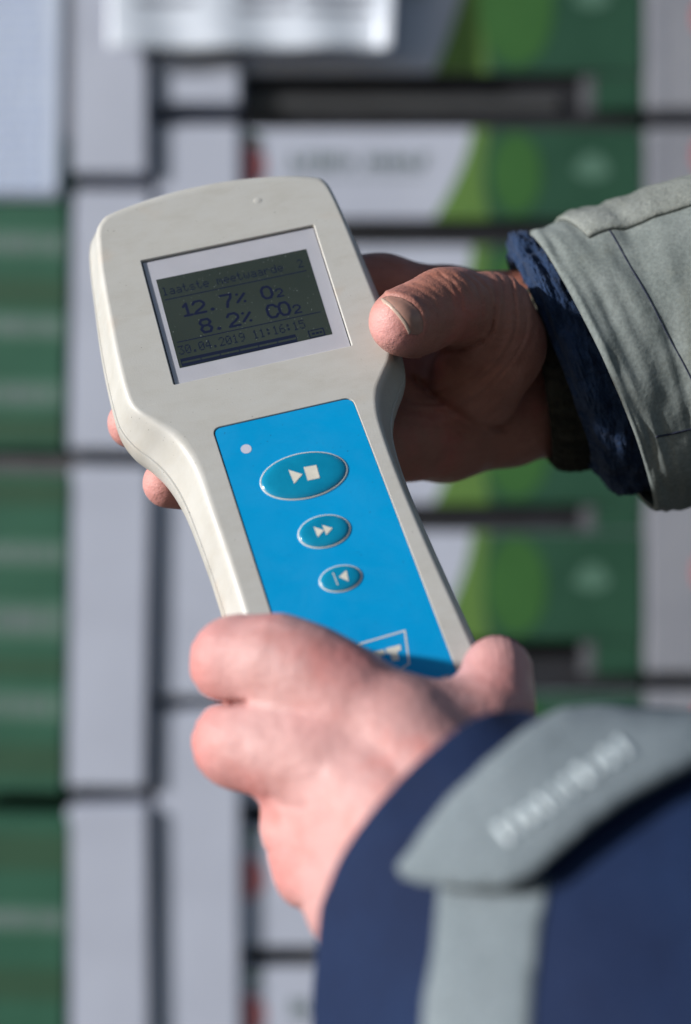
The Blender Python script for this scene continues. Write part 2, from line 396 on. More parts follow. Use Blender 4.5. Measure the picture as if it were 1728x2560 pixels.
green_carton(350, 1125, 'green printed carton under the white paper at the left edge', [(585, 648, 'green_pale'), (700, 770, 'green_soft'), (790, 850, 'green_pale'), (955, 1020, 'green_pale'), (1050, 1100, 'green_soft')], 1.0)
green_carton(1180, 1970, 'green printed carton between two dark joints at the left edge', [(1200, 1260, 'green_soft'), (1350, 1410, 'green_pale'), (1500, 1590, 'green_pale'), (1640, 1680, 'green_soft'), (1720, 1790, 'green_pale'), (1850, 1930, 'green_soft')], 1.2)
green_carton(2030, 2760, 'green printed carton in the bottom left corner', [(2070, 2160, 'green_soft'), (2250, 2310, 'green_pale'), (2400, 2480, 'green_soft')], 1.6)
# right-hand column
rc = 'white cartons at the right edge'
for (a, b, lab, red) in ((-180, 278, 'white carton at the top right corner above a dark joint', 45), (320, 1685, 'white carton behind the grey jacket sleeve, right edge', 390), (1732, 2500, 'white carton behind the grey strap of the navy sleeve', 1800)):
    t = carton(1614, 2050, a, b, lab, rc, M['card_dim'], -0.004)
    ox, oy, oz = t.location
    for rz in ([red, 1430] if a == 320 else [red]):
        sheet('apple_print', [(lx(1762 + 30 * math.cos(k / 20 * 6.283)) - ox, lz(rz + 45 * math.sin(k / 20 * 6.283)) - oz) for k in range(20)], -0.0003, M['red'], t)
    vs, fs = [], []
    rnd = random.Random(a)
    z = a + 20
    while z < min(b, a + 500) - 20:
        q = len(vs); vs += [(lx(1640) - ox, -0.0008, lz(z + 8) - oz), (lx(1655) - ox, -0.0008, lz(z + 8) - oz), (lx(1655) - ox, -0.0008, lz(z) - oz), (lx(1640) - ox, -0.0008, lz(z) - oz)]
        fs.append((q, q + 1, q + 2, q + 3)); z += rnd.choice((14, 14, 30))
    mesh('lettering', vs, fs, M['sheet_print'], t)
# backing slab added to close the slots, dark to stand in for their shade
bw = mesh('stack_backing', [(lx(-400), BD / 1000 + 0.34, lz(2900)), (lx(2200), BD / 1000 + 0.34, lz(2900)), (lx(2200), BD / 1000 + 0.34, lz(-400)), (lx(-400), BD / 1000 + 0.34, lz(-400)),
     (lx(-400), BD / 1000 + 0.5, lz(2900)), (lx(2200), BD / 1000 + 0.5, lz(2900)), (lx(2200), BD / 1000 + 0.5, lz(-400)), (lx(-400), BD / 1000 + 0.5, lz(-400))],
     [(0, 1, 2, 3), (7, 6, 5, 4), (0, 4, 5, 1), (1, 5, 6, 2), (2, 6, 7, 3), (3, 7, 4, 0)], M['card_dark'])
tag(bw, 'backing slab added behind the trays, coloured dark for the shade in the slots', 'carton')

# the papers
def paper(name, x0, x1, y0, y1, off, m, label, cat, amp, nx=60, nz=20, freq=9.0, curl=0.0):
    vs, fs = [], []
    for j in range(nz + 1):
        for i in range(nx + 1):
            u, v = i / nx, j / nz
            d = -amp * (0.5 + 0.5 * math.sin(u * freq + 0.8 * math.sin(v * 3))) * (0.4 + 0.6 * v) - curl * max(0, u - 0.9) * 10 * 0.012
            px = x0 + (x1 - x0) * u + (-10 * v * v if u > 0.95 else 0)
            vs.append((lx(px), BD / 1000 - off + d, lz(y0 + (y1 - y0) * v)))
    for j in range(nz):
        for i in range(nx):
            a = j * (nx + 1) + i; fs.append((a, a + nx + 1, a + nx + 2, a + 1))
    o = mesh(name, vs, fs, m, None, True); tag(o, label, cat)
    s = o.modifiers.new('thickness', 'SOLIDIFY'); s.thickness = 0.0004
    return o
def bars_on(o, bars, m, name, off=0.0012):
    dg = bpy.context.evaluated_depsgraph_get(); me = o.data
    bv = BVHTree.FromPolygons([v.co.copy() for v in me.vertices], [tuple(p.vertices) for p in me.polygons])
    vs, fs = [], []
    for (x0, x1, y0, y1) in bars:
        n = max(1, int((x1 - x0) / 12))
        for i in range(n):
            a, b = x0 + (x1 - x0) * i / n, x0 + (x1 - x0) * (i + 1) / n
            q = []
            for (px, py) in ((a, y1), (b, y1), (b, y0), (a, y0)):
                h = bv.ray_cast(Vector((lx(px), 0, lz(py))), Vector((0, 1, 0)))[0]
                if h is None: break
                q.append((h.x, h.y - off, h.z))
            if len(q) == 4:
                k = len(vs); vs += q; fs.append((k, k + 1, k + 2, k + 3))
    return mesh(name, vs, fs, m, o)
pp = paper('paper_notice', -240, 172, -220, 512, 0.027, M['paper'], 'white paper notice with faint blue print hanging at the top left edge', 'paper', 0.002, 30, 20, 5)
rnd = random.Random(3)
bars = []
for k in range(22):
    y = -150 + k * 30; x = -200
    while x < 110:
        wd = rnd.uniform(15, 60); bars.append((x, min(120, x + wd), y, y + 11)); x += wd + 14
    
bars_on(pp, bars, M['paper_print'], 'printed_text')
ps = paper('plastic_sheet', 285, 985, -160, 146, 0.034, M['film'], 'crumpled clear plastic document sleeve with grey print hanging at the top', 'document sleeve', 0.006, 90, 24, 19.0, 0.25)
bars_on(ps, [(350, 500, 20, 36), (600, 730, 0, 16), (600, 740, 36, 54), (750, 940, 8, 22), (760, 920, 44, 58), (350, 700, -60, -40), (740, 940, -60, -40)], M['sheet_print'], 'printed_text')['kind'] = 'stuff'

# ------------------------------------------------------------------ the gas meter
gm = empty('gas_meter')
rot = Matrix(((DU[0], -DV[0], -DN[0]), (DU[2], -DV[2], -DN[2]), (-DU[1], DV[1], DN[1])))
gm.matrix_world = Matrix.Translation(WP(DO)) @ rot.to_4x4()
tag(gm, 'worn off-white handheld gas meter with grey display and blue keypad held in both hands', 'gas meter')
mm = lambda pts: [(p[0] / 1000, p[1] / 1000, p[2] / 1000) for p in pts]
FO = [(-47.5,51.0),(-45.0,55.0),(-40,57.3),(-18,60.6),(5,61.0),(27,58.6),(41,55),(45.5,52.6),(47.3,45),(48.2,26),(48.6,0),(48.8,-18),(47.8,-32),(45.8,-39.5),(41.5,-45.5),(37,-52),(34.5,-60),(33.5,-70),(33.5,-90),(34.5,-112),(36,-135),(37.5,-155),(38,-172),(34,-186),(20,-192),(0,-193),(-18,-192),(-28,-186),(-31,-172),(-31,-150),(-31.3,-130),(-32,-108),(-33,-88),(-33.6,-70),(-35.5,-60),(-38.5,-52.5),(-44.3,-45.5),(-50.2,-39),(-52.3,-32),(-52.5,-14),(-51.7,5),(-50.5,29),(-48.7,44)]
SO = [(-55,54),(-52,62),(-44,69.5),(-20,76),(5,77.5),(30,74.5),(48,68),(53,60),(54,46),(55.5,26),(56.5,0),(57,-18),(56.5,-33),(54.5,-42),(49.5,-50),(45.5,-57),(42.5,-65),(41,-76),(40.8,-92),(41.8,-112),(43.5,-135),(45,-155),(45,-172),(40,-192),(22,-201),(0,-203),(-20,-201),(-35,-192),(-38,-172),(-39.5,-150),(-40.2,-130),(-41,-108),(-42.5,-89),(-44.5,-74),(-48,-61.5),(-52.5,-53),(-57.5,-45.5),(-60.5,-36),(-61,-26),(-60.8,-10),(-60,6),(-58,28),(-56.5,44)]
def spline(P, k):
    P = np.array(P, float); n = len(P); out = []
    for i in range(n):
        p0, p1, p2, p3 = P[i - 1], P[i], P[(i + 1) % n], P[(i + 2) % n]
        for j in range(k):
            t = j / k
            out.append(0.5 * ((2 * p1) + (-p0 + p2) * t + (2 * p0 - 5 * p1 + 4 * p2 - p3) * t * t + (-p0 + 3 * p1 - 3 * p2 + p3) * t ** 3))
    return np.array(out)
FS, SS = spline(FO, 5), spline(SO, 5)
NL = len(FS)
def loops(prof):
    rs = []
    for t, z in prof:
        q = FS + (SS - FS) * t; rs.append([(x, y, z) for x, y in q])
    return rs
def rings_mesh(rs):
    vs = [p for r in rs for p in r]; fs = []
    n = len(rs[0])
    for j in range(len(rs) - 1):
        for i in range(n):
            a = j * n + i; b = j * n + (i + 1) % n; fs.append((a, a + n, b + n, b))
    return vs, fs
def rrect(c, r, seg=6):
    """rounded quad, corners in order TL TR BR BL (y up)"""
    out = []; n = len(c)
    for i in range(n):
        p = np.array(c[i], float); a = np.array(c[i - 1], float) - p; b = np.array(c[(i + 1) % n], float) - p
        a /= np.linalg.norm(a); b /= np.linalg.norm(b)
        rr = r[i] if isinstance(r, (list, tuple)) else r
        p1, p2 = p + a * rr, p + b * rr
        for k in range(seg + 1):
            t = k / seg; out.append((1 - t) ** 2 * p1 + 2 * t * (1 - t) * p + t * t * p2)
    return out
WIN = [(-35.4, 31.7), (36.4, 32.1), (34.6, -30.8), (-35.7, -31.0)]
PAN = [(-26.3, -54.2), (27.9, -54.0), (31.2, -176), (-23.0, -176)]
h1 = rrect(WIN, 0.5, 3)
h2 = rrect(PAN, [3.2, 3.6, 3, 3], 7)
fvs, ffs = rings_mesh(loops([(0, 0), (0.05, -0.04), (0.11, -0.18), (0.18, -0.5), (0.25, -1.05), (0.31, -1.9), (0.37, -3.2), (0.44, -5.2), (0.54, -8), (0.68, -11.3), (0.80, -13.6), (0.80, -14.2)]))
# front face with the two openings cut in it
def inset(loop, d):
    P = np.array(loop); c = P.mean(0); out = []
    n = len(P)
    for i in range(n):
        t = P[(i + 1) % n] - P[i - 1]; L = np.linalg.norm(t) + 1e-9
        nn = np.array([t[1], -t[0]]) / L
        if nn @ (c - P[i]) < 0: nn = -nn
        out.append(P[i] + nn * d)
    return out
cap_out = [(x, y, 0) for x, y in FS]
def add_hole(loop, prof):
    """prof: list of inset, z ; first is the rim on the front face"""
    global fvs, ffs
    start = []
    for d, z in prof:
        start.append(len(fvs)); q = inset(loop, d) if d else loop
        fvs += [(p[0], p[1], z) for p in q]
    n = len(loop)
    for j in range(len(prof) - 1):
        a0, b0 = start[j], start[j + 1]
        for i in range(n):
            k = (i + 1) % n; ffs.append((a0 + i, a0 + k, b0 + k, b0 + i))
    return start[0]
s1 = add_hole(h1, [(-0.35, 0), (-0.12, -0.12), (0, -0.4), (0, -1.85)])
s2 = add_hole(h2, [(-0.25, 0), (-0.08, -0.08), (0, -0.25), (0, -1.3)])
n1, n2 = len(h1), len(h2)
polys = [[Vector((fvs[i][0], fvs[i][1], 0)) for i in range(NL)], [Vector((fvs[s1 + i][0], fvs[s1 + i][1], 0)) for i in range(n1)], [Vector((fvs[s2 + i][0], fvs[s2 + i][1], 0)) for i in range(n2)]]
idx = list(range(NL)) + [s1 + i for i in range(n1)] + [s2 + i for i in range(n2)]
for t in tessellate_polygon(polys): ffs.append(tuple(idx[i] for i in t))
def shell(name, vs, fs, m):
    bm = bmesh.new(); V = [bm.verts.new(v) for v in mm(vs)]
    for f in fs:
        try: bm.faces.new([V[i] for i in f])
        except ValueError: pass
    bmesh.ops.recalc_face_normals(bm, faces=bm.faces[:])
    me = bpy.data.meshes.new(name); bm.to_mesh(me); bm.free()
    o = link(name, me, m, gm, True); me.set_sharp_from_angle(angle=R(28))
    for p in me.polygons:
        if abs(p.normal.z) > 0.9999: p.use_smooth = False
    return o
fshell = shell('front_shell', fvs, ffs, M['housing'])
bvs, bfs = rings_mesh(loops([(0.78, -14.0), (0.86, -14.05), (0.88, -14.5), (0.90, -16), (0.93, -19), (0.90, -23), (0.78, -26.5), (0.5, -29), (0.1, -30.5), (-0.4, -31.2)]))
bfs.append(tuple(range(len(bvs) - NL, len(bvs))))
shell('back_shell', bvs, bfs, M['housing'])
nb_v, nb_f = [], []
for j, (r_, z_) in enumerate(((2.0, 0.0), (1.6, 0.10), (1.0, 0.19), (0.4, 0.22))):
    nb_v += [(17.5 + r_ * math.cos(k / 16 * 6.28318), 50.6 + r_ * 0.8 * math.sin(k / 16 * 6.28318), z_) for k in range(16)]
for j in range(3):
    for k in range(16): nb_f.append((j * 16 + k, j * 16 + (k + 1) % 16, (j + 1) * 16 + (k + 1) % 16, (j + 1) * 16 + k))
nb_f.append(tuple(range(48, 64)))
mesh('moulding_nub', mm(nb_v), nb_f, M['housing'], gm, True)
# display
def plate(name, loop, z0, z1, m, parent=gm, smooth=False):
    n = len(loop); vs = [(p[0], p[1], z1) for p in loop] + [(p[0], p[1], z0) for p in loop]
    fs = [tuple(range(n)), tuple(reversed(range(n, 2 * n)))] + [(i, i + n, (i + 1) % n + n, (i + 1) % n) for i in range(n)]
    bm = bmesh.new(); V = [bm.verts.new(v) for v in mm(vs)]
    for f in fs: bm.faces.new([V[i] for i in f])
    bmesh.ops.recalc_face_normals(bm, faces=bm.faces[:])
    return part_bm(name, bm, m, parent)
bez = plate('display_bezel', [(-37, 33.4), (38, 33.8), (36.2, -32.4), (-37.4, -32.6)], -4.2, -1.5, M['bezel'])
LC = [(-31.6, 21.4), (30.3, 21.4), (29.0, -22.8), (-31.9, -23.3)]
plate('frame_gap', rrect([(-35.35, 31.65), (36.35, 32.05), (34.55, -30.75), (-35.65, -30.95)], 0.4, 2), -1.45, -1.42, M['gap'])  # dark plate showing as a thin line round the display frame
plate('display_frame', rrect([(-34.9, 31.3), (36.0, 31.7), (34.2, -30.5), (-35.2, -30.65)], 0.4, 2), -1.4, -1.2, M['bezel'])
lcd = plate('lcd_screen', LC, -1.2, -1.13, M['lcd'])
LF = [(p[0], p[1]) for p in LC]
pane = plate('display_pane', rrect([(-35.3, 31.6), (36.3, 32.0), (34.5, -30.7), (-35.6, -30.9)], 0.5, 2), -0.95, -0.7, M['pane'])

FONT = {'l': ['01100','00100','00100','00100','00100','00100','01110'], 'a': ['00000','00000','01110','00001','01111','10001','01111'],
 't': ['01000','01000','11100','01000','01000','01001','00110'], 's': ['00000','00000','01110','10000','01110','00001','11110'],
 'e': ['00000','00000','01110','10001','11111','10000','01110'], 'm': ['00000','00000','11010','10101','10101','10001','10001'],
 'w': ['00000','00000','10001','10001','10101','10101','01010'], 'r': ['00000','00000','10110','11001','10000','10000','10000'],
 'd': ['00001','00001','01101','10011','10001','10001','01111'], '2': ['01110','10001','00001','00010','00100','01000','11111'],
 '3': ['11111','00010','00100','00010','00001','10001','01110'], '0': ['01110','10001','10011','10101','11001','10001','01110'],
 '4': ['00010','00110','01010','10010','11111','00010','00010'], '1': ['00100','01100','00100','00100','00100','00100','01110'],
 '9': ['01110','10001','10001','01111','00001','00010','01100'], '6': ['00110','01000','10000','11110','10001','10001','01110'],
 '5': ['11111','10000','11110','00001','00001','10001','01110'], ':': ['00000','01100','01100','00000','01100','01100','00000'],
 '.': ['00000','00000','00000','00000','00000','01100','01100'], ' ': ['00000'] * 7}
def display_text(name, cells, m, z=-1.10, extra=()):
    vs, fs = [], []
    def q(x0, y0, x1, y1):
        b = len(vs); vs.extend([(x0, y0, z), (x1, y0, z), (x1, y1, z), (x0, y1, z)]); fs.append((b, b + 1, b + 2, b + 3))
    for ch, x, y, pw, ph in cells:
        for r, row in enumerate(FONT[ch]):
            run = None
            for c in range(6):
                on = c < 5 and row[c] == '1'
                if on:
                    q(x + c * pw, y + (6 - r) * ph, x + (c + 0.93) * pw, y + (6.93 - r) * ph)
    for e in extra: q(*e)
    return mesh(name, mm(vs), fs, m, lcd)
cells = [(ch, -30.6 + i * 2.77, 12.6, 0.46, 0.60) for i, ch in enumerate('laatste meetwaarde  2')]
display_text('display_text', cells, M['lcd_faint'])
cells = [(ch, -30.6 + i * 2.68, -17.3, 0.45, 0.62) for i, ch in enumerate('30.04.2019 11:16:15')]
display_text('display_text', cells, M['lcd_faint'])
# bars and battery at the bottom of the display
ex = [(-30.8, -20.6, 15, -19.1), (-30.8, -22.9, 15, -21.5)]
seg = [(-30.8 + k * 7.6, -21.5, -30.4 + k * 7.6, -20.6) for k in range(7)]
display_text('progress_bar', [], M['lcd_faint'], extra=ex + seg)
display_text('battery_symbol', [], M['lcd_faint'], extra=[(20, -19.3, 26.4, -18.8), (20, -22.6, 26.4, -22.1), (20, -22.1, 20.5, -19.3), (25.9, -22.1, 26.4, -19.3), (21.3, -21.2, 22.5, -20.2), (22.9, -21.2, 24.1, -20.2), (24.4, -21.2, 25.4, -20.2)])
display_text('ruled_line', [], M['lcd_ink'], extra=[(-30.3, 10.25, 27.6, 10.7)])
display_text('ruled_line', [], M['lcd_ink'], extra=[(-30.2, -11.3, 27.4, -10.85)])
# large characters as thick rounded strokes
def strokes(name, paths, wd, m, parent=lcd, z=-1.105, th=0.03):
    vs, fs = [], []
    zz = z
    for P in paths:
        P = [np.array(p, float) for p in P]
        for i in range(len(P) - 1):
            a, b = P[i], P[i + 1]; d = b - a; L = np.linalg.norm(d)
            if L < 1e-6: continue
            d /= L; nn = np.array([-d[1], d[0]]) * wd / 2
            k = len(vs); vs.extend([(*(a - nn), zz), (*(b - nn), zz), (*(b + nn), zz), (*(a + nn), zz)]); fs.append((k, k + 1, k + 2, k + 3)); zz += 0.0004
        for p in P:
            k = len(vs); vs.extend([(p[0] + wd / 2 * math.cos(t), p[1] + wd / 2 * math.sin(t), zz) for t in [j / 10 * 2 * math.pi for j in range(10)]]); fs.append(tuple(range(k, k + 10))); zz += 0.0004
    return mesh(name, mm(vs), fs, m, parent)
G = {'1': [[(0.25, 0.78), (0.55, 1), (0.55, 0)], [(0.2, 0), (0.9, 0)]],
     '2': [[(0, 0.8), (0.2, 1), (0.75, 1), (1, 0.8), (1, 0.6), (0.7, 0.4), (0.25, 0.2), (0, 0), (1, 0)]],
     '7': [[(0, 1), (1, 1), (0.9, 0.7), (0.55, 0.4), (0.4, 0)]],
     '8': [[(0.25, 0.52), (0, 0.75), (0.2, 1), (0.8, 1), (1, 0.75), (0.75, 0.52), (0.25, 0.52), (0, 0.27), (0.2, 0), (0.8, 0), (1, 0.27), (0.75, 0.52)]],
     '%': [[(0.05, 0.15), (0.95, 0.85)], [(0.15, 0.88), (0.2, 0.9)], [(0.8, 0.1), (0.85, 0.12)]],
     'O': [[(0.25, 0), (0, 0.25), (0, 0.75), (0.25, 1), (0.75, 1), (1, 0.75), (1, 0.25), (0.75, 0), (0.25, 0)]],
     'C': [[(1, 0.8), (0.75, 1), (0.25, 1), (0, 0.75), (0, 0.25), (0.25, 0), (0.75, 0), (1, 0.2)]],
     '.': [[(0.4, 0.08), (0.6, 0.08), (0.5, 0.14), (0.5, 0.04)]]}
def big(chars):
    out = []
    for ch, x0, y0, wd, ht in chars: out += [[(x0 + a * wd, y0 + b * ht) for a, b in p] for p in G[ch]]
    return out
strokes('reading_text', big([('1', -25.2, 0.7, 4.2, 5.9), ('2', -20.3, 0.7, 4.3, 5.9), ('.', -15.2, 0.7, 4, 5.9), ('7', -9.0, 0.7, 4.2, 6.1), ('%', -3.1, 1.2, 3.8, 5.2), ('O', 7.4, 0.9, 3.9, 5.7)]), 1.12, M['lcd_ink'])
strokes('reading_text', big([('8', -19.7, -9.1, 4.2, 6.2), ('.', -14.9, -9.2, 4, 5.9), ('2', -8.6, -9.1, 4.1, 6.2), ('%', -3.0, -8.7, 3.6, 5.4), ('C', 7.3, -8.9, 3.8, 6.1), ('O', 12.1, -8.9, 3.9, 6.1)]), 1.12, M['lcd_ink'])
strokes('subscript_text', big([('2', 13.0, 0.5, 2.4, 3.8)]), 0.75, M['lcd_ink'])
strokes('subscript_text', big([('2', 17.6, -9.2, 2.6, 3.8)]), 0.75, M['lcd_ink'])
# keypad
plate('keypad_gap', rrect([(PAN[0][0] + .05, PAN[0][1] - .05), (PAN[1][0] - .05, PAN[1][1] - .05), (PAN[2][0] - .05, PAN[2][1] + .05), (PAN[3][0] + .05, PAN[3][1] + .05)], [3.2, 3.6, 3, 3], 7), -1.9, -1.0, M['gap'])
kp = plate('keypad', rrect([(PAN[0][0] + 0.42, PAN[0][1] - 0.42), (PAN[1][0] - 0.2, PAN[1][1] - 0.42), (PAN[2][0] - 0.2, PAN[2][1] + 0.3), (PAN[3][0] + 0.42, PAN[3][1] + 0.3)], [3.0, 3.4, 3, 3], 8), -0.98, -0.28, M['blue'])
def flat(name, pts, z, m, parent):
    return mesh(name, mm([(x, y, z) for x, y in pts]), [tuple(range(len(pts)))], m, parent)
flat('led_window', [(-16.3 + 2.0 * math.cos(a), -66.2 + 2.0 * math.sin(a)) for a in [k / 24 * 6.28318 for k in range(24)]], -0.22, M['led'], kp)
def button(cx, cy, a, b, sym, rise):
    vs, fs = [], []; n = 56; rr = [(1.0, -0.30), (0.985, -0.02), (0.94, rise * 0.35), (0.82, rise * 0.72), (0.6, rise * 0.92), (0.35, rise), (0.12, rise)]
    for r, z in rr:
        vs += [(cx + a * r * math.cos(k / n * 2 * math.pi), cy + b * r * math.sin(k / n * 2 * math.pi), z - 0.28 + 0.28 * (r < 1)) for k in range(n)]
    for j in range(len(rr) - 1):
        for i in range(n): fs.append((j * n + i, j * n + (i + 1) % n, (j + 1) * n + (i + 1) % n, (j + 1) * n + i))
    fs.append(tuple(range((len(rr) - 1) * n, len(rr) * n)))
    bo = mesh('button', mm(vs), fs, M['button'], gm, True)
    # white outline ring, slightly proud
    ring, rf = [], []
    for r, z in ((1.03, -0.24), (1.022, 0.0), (1.005, 0.04), (0.985, 0.06)):
        ring += [(cx + (a + (r - 1) * 10) * math.cos(k / n * 2 * math.pi), cy + (b + (r - 1) * 10) * math.sin(k / n * 2 * math.pi), z) for k in range(n)]
    for j in range(3):
        for i in range(n): rf.append((j * n + i, j * n + (i + 1) % n, (j + 1) * n + (i + 1) % n, (j + 1) * n + i))
    mesh('outline_ring', mm(ring), rf, M['print_white'], bo, True)
    for s in sym:
        bv = BVHTree.FromPolygons([Vector(v) for v in mm(vs)], fs)
        P = []
        for x, y in s:
            h = bv.ray_cast(Vector((x / 1000, y / 1000, 0.01)), Vector((0, 0, -1)))[0]
            P.append((x, y, (h.z * 1000 if h else rise) + 0.10))
        mesh('symbol', mm(P), [tuple(range(len(P)))], M['symbol'], bo)
button(1.3, -83.1, 16.2, 9.6, [[(-3.7, -79.8), (-3.2, -86.1), (0.75, -83.0)], [(1.95, -80.2), (1.9, -86.1), (6.45, -86.2), (6.7, -80.5)]], 0.9)
button(2.2, -107.6, 9.4, 6.5, [[(-1.1, -105.3), (-0.8, -109.8), (2.1, -107.7)], [(2.0, -105.4), (2.4, -109.8), (5.25, -107.6)]], 0.8)
button(2.7, -127.45, 7.5, 5.0, [[(0.35, -124.9), (0.75, -130.1), (1.05, -130.1), (0.7, -124.9)], [(2.1, -127.1), (5.45, -125.2), (4.95, -129.7)]], 0.75)
# maker's mark: tapering outline with heavy letters
strokes('logo_outline', [[(1.2, -153.4), (18.5, -152.7), (16.3, -164.9), (9.9, -167.4), (3.6, -165.0), (1.2, -153.4)]], 0.62, M['print_white'], kp, -0.2)
flat('logo_letter', [(10.2, -157.4), (15.5, -157.3), (15.2, -159.3), (13.7, -159.5), (13.5, -162.7), (11.1, -162.6), (11.2, -159.6), (10.0, -159.4)], -0.2, M['symbol'], kp)
flat('logo_letter', [(4.0, -157.5), (9.5, -157.5), (9.5, -159.5), (7.9, -159.5), (7.9, -162.6), (5.6, -162.6), (5.6, -159.5), (4.0, -159.5)], -0.2, M['symbol'], kp)
rnd = random.Random(5)
tv, tf = [], []
for k in range(12):
    x = 14 + k * 1.25
    for (a, b, c, d) in ((0, 0, .25, 1.5), (.25, rnd.choice((0, .6, 1.25)), .8, rnd.choice((.25, .85, 1.5)))):
        if d <= b: d = b + .25
        q = len(tv); tv += [(x + a, -173.8 + b, -0.2), (x + c, -173.8 + b, -0.2), (x + c, -173.8 + d, -0.2), (x + a, -173.8 + d, -0.2)]; tf.append((q, q + 1, q + 2, q + 3))
mesh('small_print', mm(tv), tf, M['print_white'], kp)

# ------------------------------------------------------------------ hands: signed distance field -> surface nets
def seg_d(P, a, b, ra, rb, sq=None):
    a = np.asarray(a); b = np.asarray(b); ab = b - a; L2 = max(1e-6, ab @ ab)
    t = np.clip(((P - a) @ ab) / L2, 0, 1)
    d = P - (a + t[:, None] * ab)
    if sq is not None:
        ax, k = sq; ax = ax / np.linalg.norm(ax); c = d @ ax; d = d + (c * (k - 1))[:, None] * ax
    return np.sqrt((d * d).sum(1)) - (ra + (rb - ra) * t)
def smin(a, b, k):
    h = np.clip(0.5 + 0.5 * (b - a) / k, 0, 1)
    return b + (a - b) * h - k * h * (1 - h)
class Sdf:
    def __init__(s): s.groups = []; s.disp = None; s.cut = []
    def add(s, chain, k=4.0, K=6.0):
        """chain: list of (px,py,depth,radius mm) joined into tapered limbs; k inside, K to the rest"""
        s.groups.append(([(PX(*c[:3]), c[3]) for c in chain], k, K)); return s
    def __call__(s, P):
        out = None
        for ch, k, K in s.groups:
            d = None
            if len(ch) == 1: d = seg_d(P, ch[0][0], ch[0][0], ch[0][1], ch[0][1])
            for (a, ra), (b, rb) in zip(ch[:-1], ch[1:]):
                e = seg_d(P, a, b, ra, rb); d = e if d is None else smin(d, e, k)
            out = d if out is None else smin(out, d, K)
        for a, b, r, k in s.cut:                     # creases: shallow grooves
            e = -seg_d(P, a, b, r, r); out = -smin(-out, -e, k)
        if s.disp is not None: out = out - s.disp(P)
        return out
def surface_net(f, lo, hi, h):
    n = np.ceil((hi - lo) / h).astype(int) + 1
    ax = [lo[i] + np.arange(n[i]) * h for i in range(3)]
    V = np.empty(n, np.float32)
    yy, zz = np.meshgrid(ax[1], ax[2], indexing='ij'); yz = np.stack([yy.ravel(), zz.ravel()], 1)
    for i0 in range(0, n[0], 8):
        xs = ax[0][i0:i0 + 8]
        P = np.concatenate([np.concatenate([np.full((len(yz), 1), x), yz], 1) for x in xs])
        V[i0:i0 + 8] = f(P).reshape(len(xs), n[1], n[2])
    S = V < 0
    c = np.zeros(tuple(n - 1), np.int8)
    corners = [(a, b, d) for a in (0, 1) for b in (0, 1) for d in (0, 1)]
    sl = lambda A, o: A[o[0]:n[0] - 1 + o[0], o[1]:n[1] - 1 + o[1], o[2]:n[2] - 1 + o[2]]
    for o in corners: c += sl(S, o)
    act = (c > 0) & (c < 8)
    ids = -np.ones(act.shape, np.int64); I = np.argwhere(act); ids[act] = np.arange(len(I))
    acc = np.zeros((len(I), 3)); cnt = np.zeros(len(I))
    for o in corners:
        for k in range(3):
            if o[k]: continue
            p = list(o); p[k] = 1
            v0 = V[I[:, 0] + o[0], I[:, 1] + o[1], I[:, 2] + o[2]]; v1 = V[I[:, 0] + p[0], I[:, 1] + p[1], I[:, 2] + p[2]]
            m = (v0 < 0) != (v1 < 0)
            t = np.where(m, v0 / np.where(m, v0 - v1, 1), 0)
            q = np.tile(np.array(o, float), (len(I), 1)); q[:, k] += t
            acc[m] += q[m]; cnt[m] += 1
    vert = lo + (I + acc / cnt[:, None]) * h
    faces = []
    for k in range(3):
        a, b = [(1, 2), (2, 0), (0, 1)][k]
        s0 = np.take(S, range(0, n[k] - 1), k); s1 = np.take(S, range(1, n[k]), k)
        for flip, mk in ((0, s0 & ~s1), (1, ~s0 & s1)):
            E = np.argwhere(mk); E = E[(E[:, a] > 0) & (E[:, b] > 0) & (E[:, a] < n[a] - 1) & (E[:, b] < n[b] - 1)]
            q = []
            for da, db in ((0, 0), (1, 0), (1, 1), (0, 1)):
                C = E.copy(); C[:, a] -= da; C[:, b] -= db; q.append(ids[C[:, 0], C[:, 1], C[:, 2]])
            q = np.stack(q, 1); faces.append(q[:, ::-1] if flip else q)
    faces = np.concatenate(faces)
    def grad(P, e=0.25):
        g = np.zeros_like(P)
        for k in range(3):
            d = np.zeros(3); d[k] = e; g[:, k] = f(P + d) - f(P - d)
        return g / (np.linalg.norm(g, axis=1)[:, None] + 1e-9)
    for _ in range(3):
        v = f(vert); vert -= np.clip(v, -h, h)[:, None] * grad(vert) * 0.9
    return vert, faces
def sdf_object(name, f, lo, hi, h, m, parent):
    v, fc = surface_net(f, np.array(lo, float), np.array(hi, float), h)
    W = np.stack([v[:, 0], v[:, 2], H * 1000 - v[:, 1]], 1) / 1000
    o0 = parent.location
    me = bpy.data.meshes.new(name); me.vertices.add(len(W)); me.vertices.foreach_set('co', (W - np.array(o0)).ravel())
    me.loops.add(len(fc) * 4); me.loops.foreach_set('vertex_index', fc[:, ::-1].ravel().astype(np.int32))
    me.polygons.add(len(fc)); me.polygons.foreach_set('loop_start', (np.arange(len(fc)) * 4).astype(np.int32))
    me.polygons.foreach_set('loop_total', np.full(len(fc), 4, np.int32)); me.update(calc_edges=True); me.validate()
    o = link(name, me, m, parent, True)
    bm = bmesh.new(); bm.from_mesh(me); bmesh.ops.recalc_face_normals(bm, faces=bm.faces[:]); bm.to_mesh(me); bm.free()
    return o
def bump3(P, c, r):
    d2 = ((P - c) ** 2).sum(1); return np.exp(-d2 / (r * r))
def wob(P, s, ph=0):
    x, y, z = P[:, 0] / s + ph, P[:, 1] / s + ph * 1.7, P[:, 2] / s
    return (np.sin(x + 1.3 * np.sin(y * 0.8)) * np.cos(y * 1.1 + z) + np.sin(z * 1.3 + x * 0.7)) * 0.5

